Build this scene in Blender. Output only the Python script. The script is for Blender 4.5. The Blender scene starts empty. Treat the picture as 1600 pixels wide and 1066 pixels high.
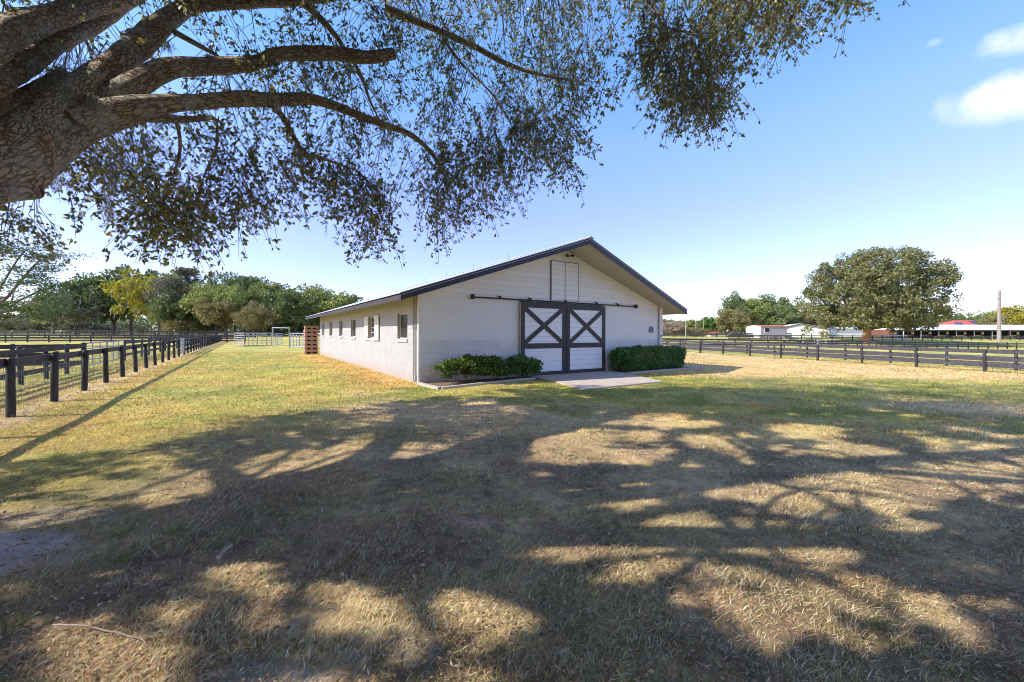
import bpy, math, random
import numpy as np
from mathutils import Vector
random.seed(7)
RNG = np.random.default_rng(11)
sc = bpy.context.scene
COL = sc.collection

# ------------------------------------------------------------------ constants
F = 630.0                       # focal length in photo pixels (1600 wide)
EYE = 1.65
ROLL = 0.0040
SUN_H = np.array([-0.950, -0.312]); SUN_H = SUN_H / np.linalg.norm(SUN_H)   # horizontal, towards the sun
SUN_TAN = 0.80
ELEV = math.atan(SUN_TAN)
D1 = (-0.550, 0.835)            # barn depth direction
D2 = (0.835, 0.550)             # along the barn front
CX, CY = -3.0, 13.0             # near left corner of the barn

def hz(px): return 521 + (px - 800) * ROLL
def P(px, py, D):
    "a real point seen at photo pixel (px,py) at distance D along the view axis"
    return (D * (px - 800) / F, D, EYE - (py - hz(px)) * D / F)
def sstep(a, b, x):
    t = np.clip((x - a) / (b - a), 0, 1); return t * t * (3 - 2 * t)
def terrain(x, y):
    x = np.asarray(x, float); y = np.asarray(y, float)
    dip = -0.010 * np.clip(x - 8, 0, 90) * (1 - sstep(72, 108, y)) * sstep(2, 14, y)
    rise = 0.78 * sstep(66, 112, y)
    lump = 0.018 * np.sin(x * .9 + 1.3 * np.sin(y * .7)) * np.cos(y * .8) * sstep(1, 3, y) * (1 - sstep(9, 12, y))
    return dip + rise + lump
def tz(x, y): return float(terrain(x, y))

# value noise
def _h(ix, iy, seed):
    n = (ix * 374761393 + iy * 668265263 + seed * 982451653) & 0xFFFFFFFF
    n = ((n ^ (n >> 13)) * 1274126177) & 0xFFFFFFFF
    return ((n ^ (n >> 16)) & 0xFFFF) / 65535.0
def vnoise(x, y, seed=0):
    x = np.asarray(x, float); y = np.asarray(y, float)
    ix = np.floor(x).astype(np.int64); iy = np.floor(y).astype(np.int64)
    fx = x - ix; fy = y - iy
    fx = fx * fx * (3 - 2 * fx); fy = fy * fy * (3 - 2 * fy)
    a = _h(ix, iy, seed); b = _h(ix + 1, iy, seed); c = _h(ix, iy + 1, seed); d = _h(ix + 1, iy + 1, seed)
    return (a * (1 - fx) + b * fx) * (1 - fy) + (c * (1 - fx) + d * fx) * fy
def fbm(x, y, seed=0, o=4):
    s = 0; a = .5; t = 0
    for k in range(o):
        s = s + a * vnoise(x * 2 ** k, y * 2 ** k, seed + k); t += a; a *= .5
    return s / t
def lerp(a, b, t):
    t = np.asarray(t)[..., None]; return a * (1 - t) + b * t

# ------------------------------------------------------------------ materials
def mat(name, col, rough=.8, metal=0, spec=.3):
    m = bpy.data.materials.new(name); m.use_nodes = True
    b = m.node_tree.nodes['Principled BSDF']
    b.inputs['Base Color'].default_value = (*col, 1); b.inputs['Roughness'].default_value = rough
    b.inputs['Metallic'].default_value = metal; b.inputs['Specular IOR Level'].default_value = spec
    return m
def N(m, t, **kw):
    n = m.node_tree.nodes.new(t)
    for k, v in kw.items():
        if k in n.inputs.keys(): n.inputs[k].default_value = v
        else: setattr(n, k, v)
    return n
def L(m, a, b): m.node_tree.links.new(a, b)
def BS(m): return m.node_tree.nodes['Principled BSDF']
def noisy(name, c1, c2, scale=6, rough=.8, bump=.2, detail=6, stretch=(1, 1, 1), metal=0, spec=.3, dist=.01, coord='Object'):
    m = mat(name, c1, rough, metal, spec)
    tc = N(m, 'ShaderNodeTexCoord'); mp = N(m, 'ShaderNodeMapping'); mp.inputs['Scale'].default_value = stretch
    L(m, tc.outputs[coord], mp.inputs['Vector'])
    n = N(m, 'ShaderNodeTexNoise', Scale=scale, Detail=detail, Roughness=.65)
    L(m, mp.outputs[0], n.inputs['Vector'])
    r = N(m, 'ShaderNodeMapRange'); r.inputs['From Min'].default_value = .3; r.inputs['From Max'].default_value = .7
    L(m, n.outputs['Fac'], r.inputs['Value'])
    mx = N(m, 'ShaderNodeMix', data_type='RGBA'); mx.inputs[6].default_value = (*c1, 1); mx.inputs[7].default_value = (*c2, 1)
    L(m, r.outputs[0], mx.inputs[0]); L(m, mx.outputs[2], BS(m).inputs['Base Color'])
    if bump:
        bp = N(m, 'ShaderNodeBump', Strength=bump, Distance=dist); L(m, n.outputs['Fac'], bp.inputs['Height']); L(m, bp.outputs[0], BS(m).inputs['Normal'])
    return m
def vec_swap(m, axes):
    "object coordinates remapped so that axes[0] -> x and axes[1] -> y"
    tc = N(m, 'ShaderNodeTexCoord'); s = N(m, 'ShaderNodeSeparateXYZ'); c = N(m, 'ShaderNodeCombineXYZ')
    L(m, tc.outputs['Object'], s.inputs[0]); L(m, s.outputs[axes[0]], c.inputs[0]); L(m, s.outputs[axes[1]], c.inputs[1])
    return c.outputs[0]
def brick_mat(name, axes, col, col2, mortar, strength=.6):
    m = mat(name, col, .75)
    v = vec_swap(m, axes)
    b = N(m, 'ShaderNodeTexBrick', Scale=1.0); b.inputs['Mortar Size'].default_value = .009; b.inputs['Mortar Smooth'].default_value = .35
    b.inputs['Brick Width'].default_value = .215; b.inputs['Row Height'].default_value = .078
    b.inputs['Color1'].default_value = (*col, 1); b.inputs['Color2'].default_value = (*col2, 1); b.inputs['Mortar'].default_value = (*mortar, 1)
    L(m, v, b.inputs['Vector'])
    n = N(m, 'ShaderNodeTexNoise', Scale=1.3, Detail=7.0, Roughness=.7); L(m, v, n.inputs['Vector'])
    r = N(m, 'ShaderNodeMapRange'); r.inputs['From Min'].default_value = .3; r.inputs['From Max'].default_value = .75
    r.inputs['To Min'].default_value = .86; r.inputs['To Max'].default_value = 1.06
    L(m, n.outputs['Fac'], r.inputs['Value'])
    mu = N(m, 'ShaderNodeMix', data_type='RGBA', blend_type='MULTIPLY'); mu.inputs[0].default_value = 1
    L(m, b.outputs['Color'], mu.inputs[6]); L(m, r.outputs[0], mu.inputs[7]); L(m, mu.outputs[2], BS(m).inputs['Base Color'])
    sp = N(m, 'ShaderNodeSeparateXYZ'); L(m, v, sp.inputs[0])
    st = N(m, 'ShaderNodeTexNoise', Scale=4.0, Detail=8.0, Roughness=.8); L(m, v, st.inputs['Vector'])
    sm = N(m, 'ShaderNodeMath', operation='MULTIPLY_ADD'); L(m, st.outputs['Fac'], sm.inputs[0]); sm.inputs[1].default_value = -.75; L(m, sp.outputs[1], sm.inputs[2])
    sr = N(m, 'ShaderNodeMapRange'); sr.inputs['From Min'].default_value = .02; sr.inputs['From Max'].default_value = -.42; sr.inputs['To Max'].default_value = .75; L(m, sm.outputs[0], sr.inputs['Value'])
    dm = N(m, 'ShaderNodeMix', data_type='RGBA'); dm.inputs[7].default_value = (.33, .26, .19, 1); L(m, sr.outputs[0], dm.inputs[0]); L(m, mu.outputs[2], dm.inputs[6]); L(m, dm.outputs[2], BS(m).inputs['Base Color'])
    n2 = N(m, 'ShaderNodeTexNoise', Scale=60.0, Detail=3.0); L(m, v, n2.inputs['Vector'])
    b1 = N(m, 'ShaderNodeBump', Strength=.25, Distance=.004); L(m, n2.outputs['Fac'], b1.inputs['Height'])
    b2 = N(m, 'ShaderNodeBump', Strength=strength, Distance=.008, invert=True); L(m, b.outputs['Fac'], b2.inputs['Height']); L(m, b1.outputs[0], b2.inputs['Normal'])
    L(m, b2.outputs[0], BS(m).inputs['Normal'])
    return m
def board_mat(name, axis, col, groove, pitch=.15, vary=.06, gw=.06, rough=.65):
    "boards with grooves every `pitch` metres along `axis` (object space)"
    m = mat(name, col, rough)
    tc = N(m, 'ShaderNodeTexCoord'); s = N(m, 'ShaderNodeSeparateXYZ'); L(m, tc.outputs['Object'], s.inputs[0])
    d = N(m, 'ShaderNodeMath', operation='DIVIDE'); d.inputs[1].default_value = pitch; L(m, s.outputs[axis], d.inputs[0])
    fr = N(m, 'ShaderNodeMath', operation='FRACT'); L(m, d.outputs[0], fr.inputs[0])
    fl = N(m, 'ShaderNodeMath', operation='FLOOR'); L(m, d.outputs[0], fl.inputs[0])
    g = N(m, 'ShaderNodeMath', operation='LESS_THAN'); g.inputs[1].default_value = gw; L(m, fr.outputs[0], g.inputs[0])
    wn = N(m, 'ShaderNodeTexWhiteNoise', noise_dimensions='1D'); L(m, fl.outputs[0], wn.inputs['W'])
    n = N(m, 'ShaderNodeTexNoise', Scale=2.5, Detail=6.0, Roughness=.7); L(m, tc.outputs['Object'], n.inputs['Vector'])
    a = N(m, 'ShaderNodeMath', operation='ADD'); L(m, wn.outputs[0], a.inputs[0]); L(m, n.outputs['Fac'], a.inputs[1])
    r = N(m, 'ShaderNodeMapRange'); r.inputs['From Max'].default_value = 2; r.inputs['To Min'].default_value = 1 - vary * 2; r.inputs['To Max'].default_value = 1 + vary
    L(m, a.outputs[0], r.inputs['Value'])
    mx = N(m, 'ShaderNodeMix', data_type='RGBA'); mx.inputs[6].default_value = (*col, 1); mx.inputs[7].default_value = (*groove, 1); L(m, g.outputs[0], mx.inputs[0])
    mu = N(m, 'ShaderNodeMix', data_type='RGBA', blend_type='MULTIPLY'); mu.inputs[0].default_value = 1
    L(m, mx.outputs[2], mu.inputs[6]); L(m, r.outputs[0], mu.inputs[7]); L(m, mu.outputs[2], BS(m).inputs['Base Color'])
    bp = N(m, 'ShaderNodeBump', Strength=.5, Distance=.01, invert=True); L(m, g.outputs[0], bp.inputs['Height']); L(m, bp.outputs[0], BS(m).inputs['Normal'])
    return m
def leaf_mat(name, stops, trans=.35, rough=.5, spec=.4, use_attr=False):
    "leaf colours drawn at random for every leaf"
    m = mat(name, stops[0], rough, 0, spec)
    g = N(m, 'ShaderNodeNewGeometry'); cr = N(m, 'ShaderNodeValToRGB'); cr.color_ramp.interpolation = 'LINEAR'
    el = cr.color_ramp.elements
    while len(el) < len(stops): el.new(.5)
    for i, c in enumerate(stops):
        el[i].position = i / (len(stops) - 1); el[i].color = (*c, 1)
    L(m, g.outputs['Random Per Island'], cr.inputs[0])
    colout = cr.outputs[0]
    L(m, colout, BS(m).inputs['Base Color'])
    if trans:
        t = N(m, 'ShaderNodeBsdfTranslucent'); mx = N(m, 'ShaderNodeMixShader'); mx.inputs[0].default_value = trans
        hs = N(m, 'ShaderNodeHueSaturation'); hs.inputs['Saturation'].default_value = 1.15; hs.inputs['Value'].default_value = 1.15
        L(m, colout, hs.inputs['Color']); L(m, hs.outputs[0], t.inputs['Color'])
        out = m.node_tree.nodes['Material Output']
        L(m, BS(m).outputs[0], mx.inputs[1]); L(m, t.outputs[0], mx.inputs[2]); L(m, mx.outputs[0], out.inputs['Surface'])
    return m

M = {}
M['brick_side'] = brick_mat('painted_brick_side_glare_cut', (1, 2), (.40, .395, .39), (.375, .37, .365), (.31, .305, .30), .35)  # same paint as the front, darkened here to hold down the sun's glare
M['brick_front'] = brick_mat('painted_brick_front_shade_lift', (0, 2), (.70, .685, .67), (.66, .645, .63), (.53, .52, .515), .6)  # same paint as the side, lightened because this face is in shade
M['stucco'] = noisy('painted_block', (.70, .685, .67), (.65, .635, .62), 2.2, .8, .1)
M['siding'] = board_mat('white_board_siding', 2, (.72, .70, .67), (.53, .515, .50), .20, .03, .05)
M['door_board'] = board_mat('white_door_boards', 2, (.74, .74, .75), (.40, .40, .42), .19, .03, .05)
M['loft_board'] = board_mat('white_loft_boards', 2, (.72, .71, .69), (.42, .41, .40), .20, .03, .05)
M['soffit'] = board_mat('soffit_boards', 1, (.60, .53, .43), (.36, .30, .23), .13, .12, .07)
M['trim_white'] = noisy('white_trim', (.74, .71, .66), (.60, .57, .52), 5, .6, .05)
M['sill'] = noisy('grey_sill', (.43, .42, .41), (.34, .33, .32), 7, .7, .1)
M['trim_dark'] = noisy('charcoal_trim', (.028, .025, .028), (.050, .043, .042), 9, .55, .1, stretch=(1, 1, .3))
M['fascia'] = noisy('slate_blue_fascia', (.026, .027, .050), (.045, .044, .066), 3, .5, .1)
M['eave'] = noisy('dark_eave_board', (.030, .026, .030), (.06, .05, .052), 4, .6, .15)
M['flash'] = mat('flashing', (.35, .36, .42), .4, .3)
M['roof'] = board_mat('pale_metal_roof', 1, (.42, .42, .46), (.30, .30, .34), .6, .05, .04, .42)
M['black_metal'] = mat('black_metal', (.02, .02, .025), .45)
M['loft_gap'] = mat('weathered_grey', (.17, .165, .18), .8)
M['glass'] = noisy('dark_window', (.018, .015, .017), (.05, .043, .045), 3, .25, .02, spec=.5)
M['concrete'] = noisy('concrete', (.50, .42, .355), (.36, .30, .255), 3.5, .85, .4)
M['kerb'] = noisy('edging_concrete', (.50, .43, .38), (.36, .31, .27), 8, .85, .3)
M['mulch'] = noisy('bark_mulch', (.10, .06, .045), (.25, .165, .12), 30, .95, .8)
M['fence'] = noisy('black_fence_wood', (.018, .017, .020), (.060, .056, .062), 14, .7, .5, stretch=(1, 1, .25), dist=.01)
M['fence_far'] = noisy('weathered_black_wood', (.030, .027, .032), (.085, .078, .090), 14, .75, .4, stretch=(1, 1, .25))
M['post'] = noisy('tarred_post', (.016, .015, .018), (.055, .050, .055), 18, .7, .7, stretch=(1, 1, .15), dist=.015)
M['galv'] = mat('galvanised_pipe', (.36, .36, .39), .5, .5)
M['wire'] = mat('wire', (.22, .22, .24), .5, .6)
M['pallet'] = noisy('crate_wood', (.46, .28, .19), (.27, .15, .10), 12, .8, .4, stretch=(1, 1, 4))
M['hose'] = mat('yellow_hose', (.55, .42, .10), .6)
M['pole'] = noisy('grey_pole_wood', (.34, .29, .27), (.22, .19, .18), 10, .9, .3, stretch=(1, 1, .1))
M['white_metal'] = board_mat('white_metal_cladding', 0, (.80, .80, .80), (.55, .55, .55), 1.0, .02, .08)
M['white_plain'] = noisy('white_paint', (.78, .77, .74), (.70, .69, .66), 3, .6, .05)
M['lilac'] = noisy('white_siding_shade_tone', (.42, .40, .47), (.36, .34, .40), 3, .7, .05)  # white siding with the look of its shaded side put into the colour
M['stable_wall'] = noisy('stable_brown_boards', (.20, .085, .055), (.13, .055, .038), 3, .8, .2)
M['stable_dark'] = mat('stable_opening', (.012, .010, .010), .9)
M['roof_red'] = noisy('red_roof', (.52, .10, .07), (.42, .08, .06), 2, .7, .1)
M['roof_orange'] = noisy('orange_roof', (.45, .15, .09), (.36, .12, .08), 2, .8, .1)
M['solar'] = mat('solar_panel', (.02, .025, .07), .25)
def bark_mat():
    m = mat('oak_bark', (.3, .25, .2), .92, 0, .15); g = N(m, 'ShaderNodeAttribute', attribute_name='grain'); tc = N(m, 'ShaderNodeTexCoord')
    nz = N(m, 'ShaderNodeTexNoise', Scale=9.0, Detail=5.0); L(m, g.outputs['Vector'], nz.inputs['Vector'])
    mp = N(m, 'ShaderNodeMapping'); mp.inputs['Scale'].default_value = (1, 1, .34); L(m, g.outputs['Vector'], mp.inputs['Vector'])
    ad = N(m, 'ShaderNodeVectorMath', operation='MULTIPLY_ADD'); L(m, nz.outputs['Color'], ad.inputs[0]); ad.inputs[1].default_value = (.09, .09, .09); L(m, mp.outputs[0], ad.inputs[2])
    vo = N(m, 'ShaderNodeTexVoronoi', feature='DISTANCE_TO_EDGE', Scale=23.0); L(m, ad.outputs[0], vo.inputs['Vector'])
    v2 = N(m, 'ShaderNodeTexVoronoi', feature='DISTANCE_TO_EDGE', Scale=52.0); L(m, ad.outputs[0], v2.inputs['Vector'])
    n2 = N(m, 'ShaderNodeTexNoise', Scale=42.0, Detail=7.0, Roughness=.75); L(m, ad.outputs[0], n2.inputs['Vector'])
    n3 = N(m, 'ShaderNodeTexNoise', Scale=3.0, Detail=7.0, Roughness=.72); L(m, tc.outputs['Object'], n3.inputs['Vector'])
    r1 = N(m, 'ShaderNodeMapRange'); r1.inputs['From Max'].default_value = .26; L(m, vo.outputs['Distance'], r1.inputs['Value'])
    r2 = N(m, 'ShaderNodeMapRange'); r2.inputs['From Max'].default_value = .2; r2.inputs['To Min'].default_value = .45; L(m, v2.outputs['Distance'], r2.inputs['Value'])
    q = N(m, 'ShaderNodeMath', operation='MULTIPLY'); L(m, r1.outputs[0], q.inputs[0]); L(m, r2.outputs[0], q.inputs[1])
    hs = N(m, 'ShaderNodeMath', operation='MULTIPLY'); L(m, q.outputs[0], hs.inputs[0]); L(m, n2.outputs['Fac'], hs.inputs[1])
    cr = N(m, 'ShaderNodeValToRGB'); e = cr.color_ramp.elements; e[0].position = 0; e[0].color = (.10, .075, .055, 1); e[1].position = .55; e[1].color = (.88, .78, .66, 1)
    x = e.new(.10); x.color = (.34, .27, .20, 1); x = e.new(.28); x.color = (.62, .52, .42, 1); L(m, hs.outputs[0], cr.inputs[0])
    r3 = N(m, 'ShaderNodeMapRange'); r3.inputs['From Min'].default_value = .53; r3.inputs['From Max'].default_value = .60; r3.inputs['To Max'].default_value = .6; L(m, n3.outputs['Fac'], r3.inputs['Value'])
    mx = N(m, 'ShaderNodeMix', data_type='RGBA'); mx.inputs[7].default_value = (.56, .57, .48, 1); L(m, r3.outputs[0], mx.inputs[0]); L(m, cr.outputs[0], mx.inputs[6])
    r4 = N(m, 'ShaderNodeMapRange'); r4.inputs['From Min'].default_value = .50; r4.inputs['From Max'].default_value = .38; r4.inputs['To Max'].default_value = .7; L(m, n3.outputs['Fac'], r4.inputs['Value'])
    m2 = N(m, 'ShaderNodeMix', data_type='RGBA', blend_type='MULTIPLY'); m2.inputs[7].default_value = (1.0, .68, .44, 1); L(m, r4.outputs[0], m2.inputs[0]); L(m, mx.outputs[2], m2.inputs[6])
    L(m, m2.outputs[2], BS(m).inputs['Base Color'])
    b = N(m, 'ShaderNodeBump', Strength=1.0, Distance=.05); L(m, hs.outputs[0], b.inputs['Height']); L(m, b.outputs[0], BS(m).inputs['Normal'])
    return m
M['bark'] = bark_mat()
M['bark_far'] = noisy('far_bark', (.20, .155, .12), (.11, .085, .07), 4, .9, .5)
M['bark_red'] = noisy('ochre_bark', (.42, .23, .12), (.25, .14, .08), 1.2, .9, .4)
M['twig'] = noisy('twig_bark', (.20, .155, .12), (.12, .09, .07), 20, .9, .2)
M['cut'] = noisy('sawn_wood', (.32, .20, .13), (.20, .12, .08), 20, .9, .3)
M['moss'] = leaf_mat('grey_moss', [(.22, .23, .20), (.33, .33, .30), (.27, .27, .22)], .3, .9, .1)
M['dry'] = leaf_mat('dead_leaves', [(.13, .08, .05), (.24, .15, .09), (.46, .33, .21), (.60, .46, .31), (.30, .19, .11), (.36, .17, .08), (.15, .10, .07)], .15, .8, .2)
M['leaf_oak'] = leaf_mat('oak_leaves', [(.13, .16, .07), (.22, .24, .085), (.11, .145, .085), (.30, .30, .11), (.21, .235, .14), (.27, .19, .095), (.17, .205, .08)], .45, .36, .5)
M['leaf_shrub'] = leaf_mat('shrub_leaves', [(.05, .10, .025), (.10, .17, .035), (.22, .28, .06), (.045, .085, .02), (.07, .13, .03)], .25, .32, .5)
M['leaf_hedge'] = leaf_mat('hedge_leaves', [(0.041, 0.110, 0.039), (0.089, 0.193, 0.055), (0.165, 0.275, 0.076), (0.062, 0.138, 0.041)], .2, .35, .45)
M['leaf_dark'] = leaf_mat('far_dark_leaves', [(0.070, 0.110, 0.041), (0.132, 0.174, 0.056), (0.204, 0.245, 0.081), (0.103, 0.144, 0.061)], .2, .6)
M['leaf_mid'] = leaf_mat('far_mid_leaves', [(0.120, 0.162, 0.049), (0.217, 0.271, 0.076), (0.347, 0.356, 0.108), (0.162, 0.194, 0.070)], .25, .6)
M['leaf_olive'] = leaf_mat('far_olive_leaves', [(0.144, 0.136, 0.052), (0.255, 0.233, 0.086), (0.319, 0.264, 0.119), (0.112, 0.119, 0.047)], .2, .6)
M['leaf_yellow'] = leaf_mat('far_yellow_leaves', [(.12, .15, .03), (.22, .24, .04), (.42, .35, .04), (.50, .40, .05), (.13, .16, .04)], .25, .6)
M['leaf_mossy'] = leaf_mat('far_mossy_leaves', [(0.064, 0.083, 0.037), (0.108, 0.126, 0.050), (0.252, 0.240, 0.188), (0.139, 0.151, 0.076), (0.302, 0.277, 0.227)], .2, .7)
M['leaf_bare'] = leaf_mat('far_bare_twigs', [(.30, .25, .20), (.42, .34, .26), (.24, .19, .15)], .2, .8)
M['leaf_green'] = leaf_mat('far_bright_leaves', [(.05, .11, .02), (.10, .19, .03), (.15, .24, .05)], .25, .6)

def attr_mat(name, rough, trans, bump=False):
    m = mat(name, (.3, .3, .1), rough, 0, .2)
    a = N(m, 'ShaderNodeAttribute', attribute_name='Col')
    colout = a.outputs['Color']
    if bump:
        tc = N(m, 'ShaderNodeTexCoord')
        n = N(m, 'ShaderNodeTexNoise', Scale=7.0, Detail=9.0, Roughness=.75); L(m, tc.outputs['Object'], n.inputs['Vector'])
        n2 = N(m, 'ShaderNodeTexNoise', Scale=.7, Detail=9.0, Roughness=.75); L(m, tc.outputs['Object'], n2.inputs['Vector'])
        ad = N(m, 'ShaderNodeMath', operation='ADD'); L(m, n.outputs['Fac'], ad.inputs[0]); L(m, n2.outputs['Fac'], ad.inputs[1])
        r = N(m, 'ShaderNodeMapRange'); r.inputs['From Min'].default_value = .8; r.inputs['From Max'].default_value = 1.2
        r.inputs['To Min'].default_value = .42; r.inputs['To Max'].default_value = 1.35; L(m, ad.outputs[0], r.inputs['Value'])
        mu = N(m, 'ShaderNodeMix', data_type='RGBA', blend_type='MULTIPLY'); mu.inputs[0].default_value = 1
        L(m, colout, mu.inputs[6]); L(m, r.outputs[0], mu.inputs[7]); colout = mu.outputs[2]
        bp = N(m, 'ShaderNodeBump', Strength=.7, Distance=.06); L(m, n.outputs['Fac'], bp.inputs['Height']); L(m, bp.outputs[0], BS(m).inputs['Normal'])
    L(m, colout, BS(m).inputs['Base Color'])
    if trans:
        t = N(m, 'ShaderNodeBsdfTranslucent'); mx = N(m, 'ShaderNodeMixShader'); mx.inputs[0].default_value = trans
        L(m, colout, t.inputs['Color']); out = m.node_tree.nodes['Material Output']
        L(m, BS(m).outputs[0], mx.inputs[1]); L(m, t.outputs[0], mx.inputs[2]); L(m, mx.outputs[0], out.inputs['Surface'])
    return m
M['ground'] = attr_mat('turf_ground', .95, 0, True)
M['grass'] = attr_mat('grass_blades', .7, .3)

# ------------------------------------------------------------------ object helpers
def tag(o, label=None, cat=None, group=None, kind=None):
    if label: o['label'] = label
    if cat: o['category'] = cat
    if group: o['group'] = group
    if kind: o['kind'] = kind
    return o
def empty(name, loc, rz=0, **kw):
    o = bpy.data.objects.new(name, None); o.empty_display_size = .3; COL.objects.link(o)
    o.location = loc; o.rotation_euler = (0, 0, rz); return tag(o, **kw)
def link_mesh(me, name, m, parent=None, smooth=False):
    o = bpy.data.objects.new(name, me); COL.objects.link(o)
    if isinstance(m, (list, tuple)):
        for x in m: me.materials.append(x)
    else: me.materials.append(m)
    if parent: o.parent = parent
    if smooth: me.shade_smooth()
    return o
class MB:
    def __init__(s): s.v = []; s.f = []
    def quad(s, *pts):
        n = len(s.v); s.v += [tuple(p) for p in pts]; s.f.append(tuple(range(n, n + len(pts)))); return s
    def prism(s, poly, ext):
        "poly: 3D points of one face, ext: extrusion vector"
        n = len(s.v); k = len(poly); e = Vector(ext)
        s.v += [tuple(p) for p in poly] + [tuple(Vector(p) + e) for p in poly]
        s.f.append(tuple(range(n, n + k))[::-1]); s.f.append(tuple(range(n + k, n + 2 * k)))
        for i in range(k):
            j = (i + 1) % k; s.f.append((n + i, n + j, n + k + j, n + k + i))
        return s
    def box(s, x0, x1, y0, y1, z0, z1):
        return s.prism([(x0, y0, z0), (x1, y0, z0), (x1, y1, z0), (x0, y1, z0)], (0, 0, z1 - z0))
    def bar(s, a, b, w, h, up=(0, 0, 1)):
        a = Vector(a); b = Vector(b); d = (b - a).normalized(); u = Vector(up)
        sd = d.cross(u).normalized(); u2 = sd.cross(d).normalized()
        q = [a + sd * w / 2 * i + u2 * h / 2 * j for i, j in ((-1, -1), (1, -1), (1, 1), (-1, 1))]
        return s.prism(q, b - a)
    def tube(s, pts, radii, n=8, caps=True, wob=0, seed=0):
        pts = [Vector(p) for p in pts]
        if not hasattr(radii, '__len__'): radii = [radii] * len(pts)
        rr = random.Random(seed); base = len(s.v); up = Vector((0.13, 0.2, 1)).normalized()
        prev = None
        for i, p in enumerate(pts):
            d = (pts[min(i + 1, len(pts) - 1)] - pts[max(i - 1, 0)]).normalized()
            if prev is None:
                a = d.cross(up)
                if a.length < .1: a = d.cross(Vector((1, 0, 0)))
                a.normalize()
            else:
                a = (prev - d * prev.dot(d)).normalized()
            prev = a; b = d.cross(a)
            for k in range(n):
                t = 2 * math.pi * k / n; r = radii[i] * (1 + wob * (rr.random() - .5))
                s.v.append(tuple(p + (a * math.cos(t) + b * math.sin(t)) * r))
            if i:
                for k in range(n):
                    k2 = (k + 1) % n; o = base + (i - 1) * n
                    s.f.append((o + k, o + n + k, o + n + k2, o + k2))
        if caps:
            s.f.append(tuple(base + k for k in range(n))); o = base + (len(pts) - 1) * n
            s.f.append(tuple(o + k for k in range(n))[::-1])
        return s
    def build(s, name, m, parent=None, smooth=False):
        me = bpy.data.meshes.new(name); me.from_pydata(s.v, [], s.f); me.update()
        return link_mesh(me, name, m, parent, smooth)
def fast_mesh(name, verts, faces, colors=None):
    me = bpy.data.meshes.new(name)
    verts = np.ascontiguousarray(verts, np.float32); faces = np.asarray(faces, np.int32)
    nf, k = faces.shape
    me.vertices.add(len(verts)); me.vertices.foreach_set('co', verts.ravel())
    me.loops.add(nf * k); me.loops.foreach_set('vertex_index', faces.ravel())
    me.polygons.add(nf); me.polygons.foreach_set('loop_start', np.arange(0, nf * k, k, dtype=np.int32))
    me.update(calc_edges=True)
    if colors is not None:
        ca = me.color_attributes.new('Col', 'FLOAT_COLOR', 'POINT')
        c = np.ones((len(verts), 4), np.float32); c[:, :3] = colors; ca.data.foreach_set('color', c.ravel())
    return me
def catmull(pts, rad, step=4):
    pts = [np.array(p, float) for p in pts]; out = []; ro = []
    for i in range(len(pts) - 1):
        p0 = pts[max(i - 1, 0)]; p1 = pts[i]; p2 = pts[i + 1]; p3 = pts[min(i + 2, len(pts) - 1)]
        for k in range(step):
            t = k / step
            out.append(.5 * ((2 * p1) + (-p0 + p2) * t + (2 * p0 - 5 * p1 + 4 * p2 - p3) * t * t + (-p0 + 3 * p1 - 3 * p2 + p3) * t ** 3))
            ro.append(rad[i] * (1 - t) + rad[i + 1] * t)
    out.append(pts[-1]); ro.append(rad[-1])
    return out, ro
def unit(a): return a / np.maximum(np.linalg.norm(a, axis=-1, keepdims=True), 1e-9)
def leaves(pos, axis, size, rng, width=.42, fold=.12):
    "one rhombus leaf per position"
    n = len(pos); axis = unit(axis)
    r = unit(rng.normal(size=(n, 3))); side = unit(np.cross(axis, r)); nrm = np.cross(side, axis)
    s = np.broadcast_to(np.asarray(size, float), (n,))[:, None]
    v = np.empty((n, 4, 3))
    v[:, 0] = pos; v[:, 1] = pos + axis * s * .55 + side * s * width * .5 + nrm * s * fold
    v[:, 2] = pos + axis * s; v[:, 3] = pos + axis * s * .55 - side * s * width * .5 + nrm * s * fold
    f = np.arange(n * 4).reshape(n, 4)
    return v.reshape(-1, 3), f

# ------------------------------------------------------------------ world, sun, camera
w = bpy.data.worlds.new('World'); sc.world = w; w.use_nodes = True
nt = w.node_tree; bg = nt.nodes['Background']
sky = nt.nodes.new('ShaderNodeTexSky'); sky.sky_type = 'NISHITA'; sky.sun_disc = False
sky.sun_elevation = ELEV; sky.sun_rotation = math.atan2(SUN_H[0], SUN_H[1])
sky.altitude = 0; sky.air_density = 1.0; sky.dust_density = .35; sky.ozone_density = 3.2
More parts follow.
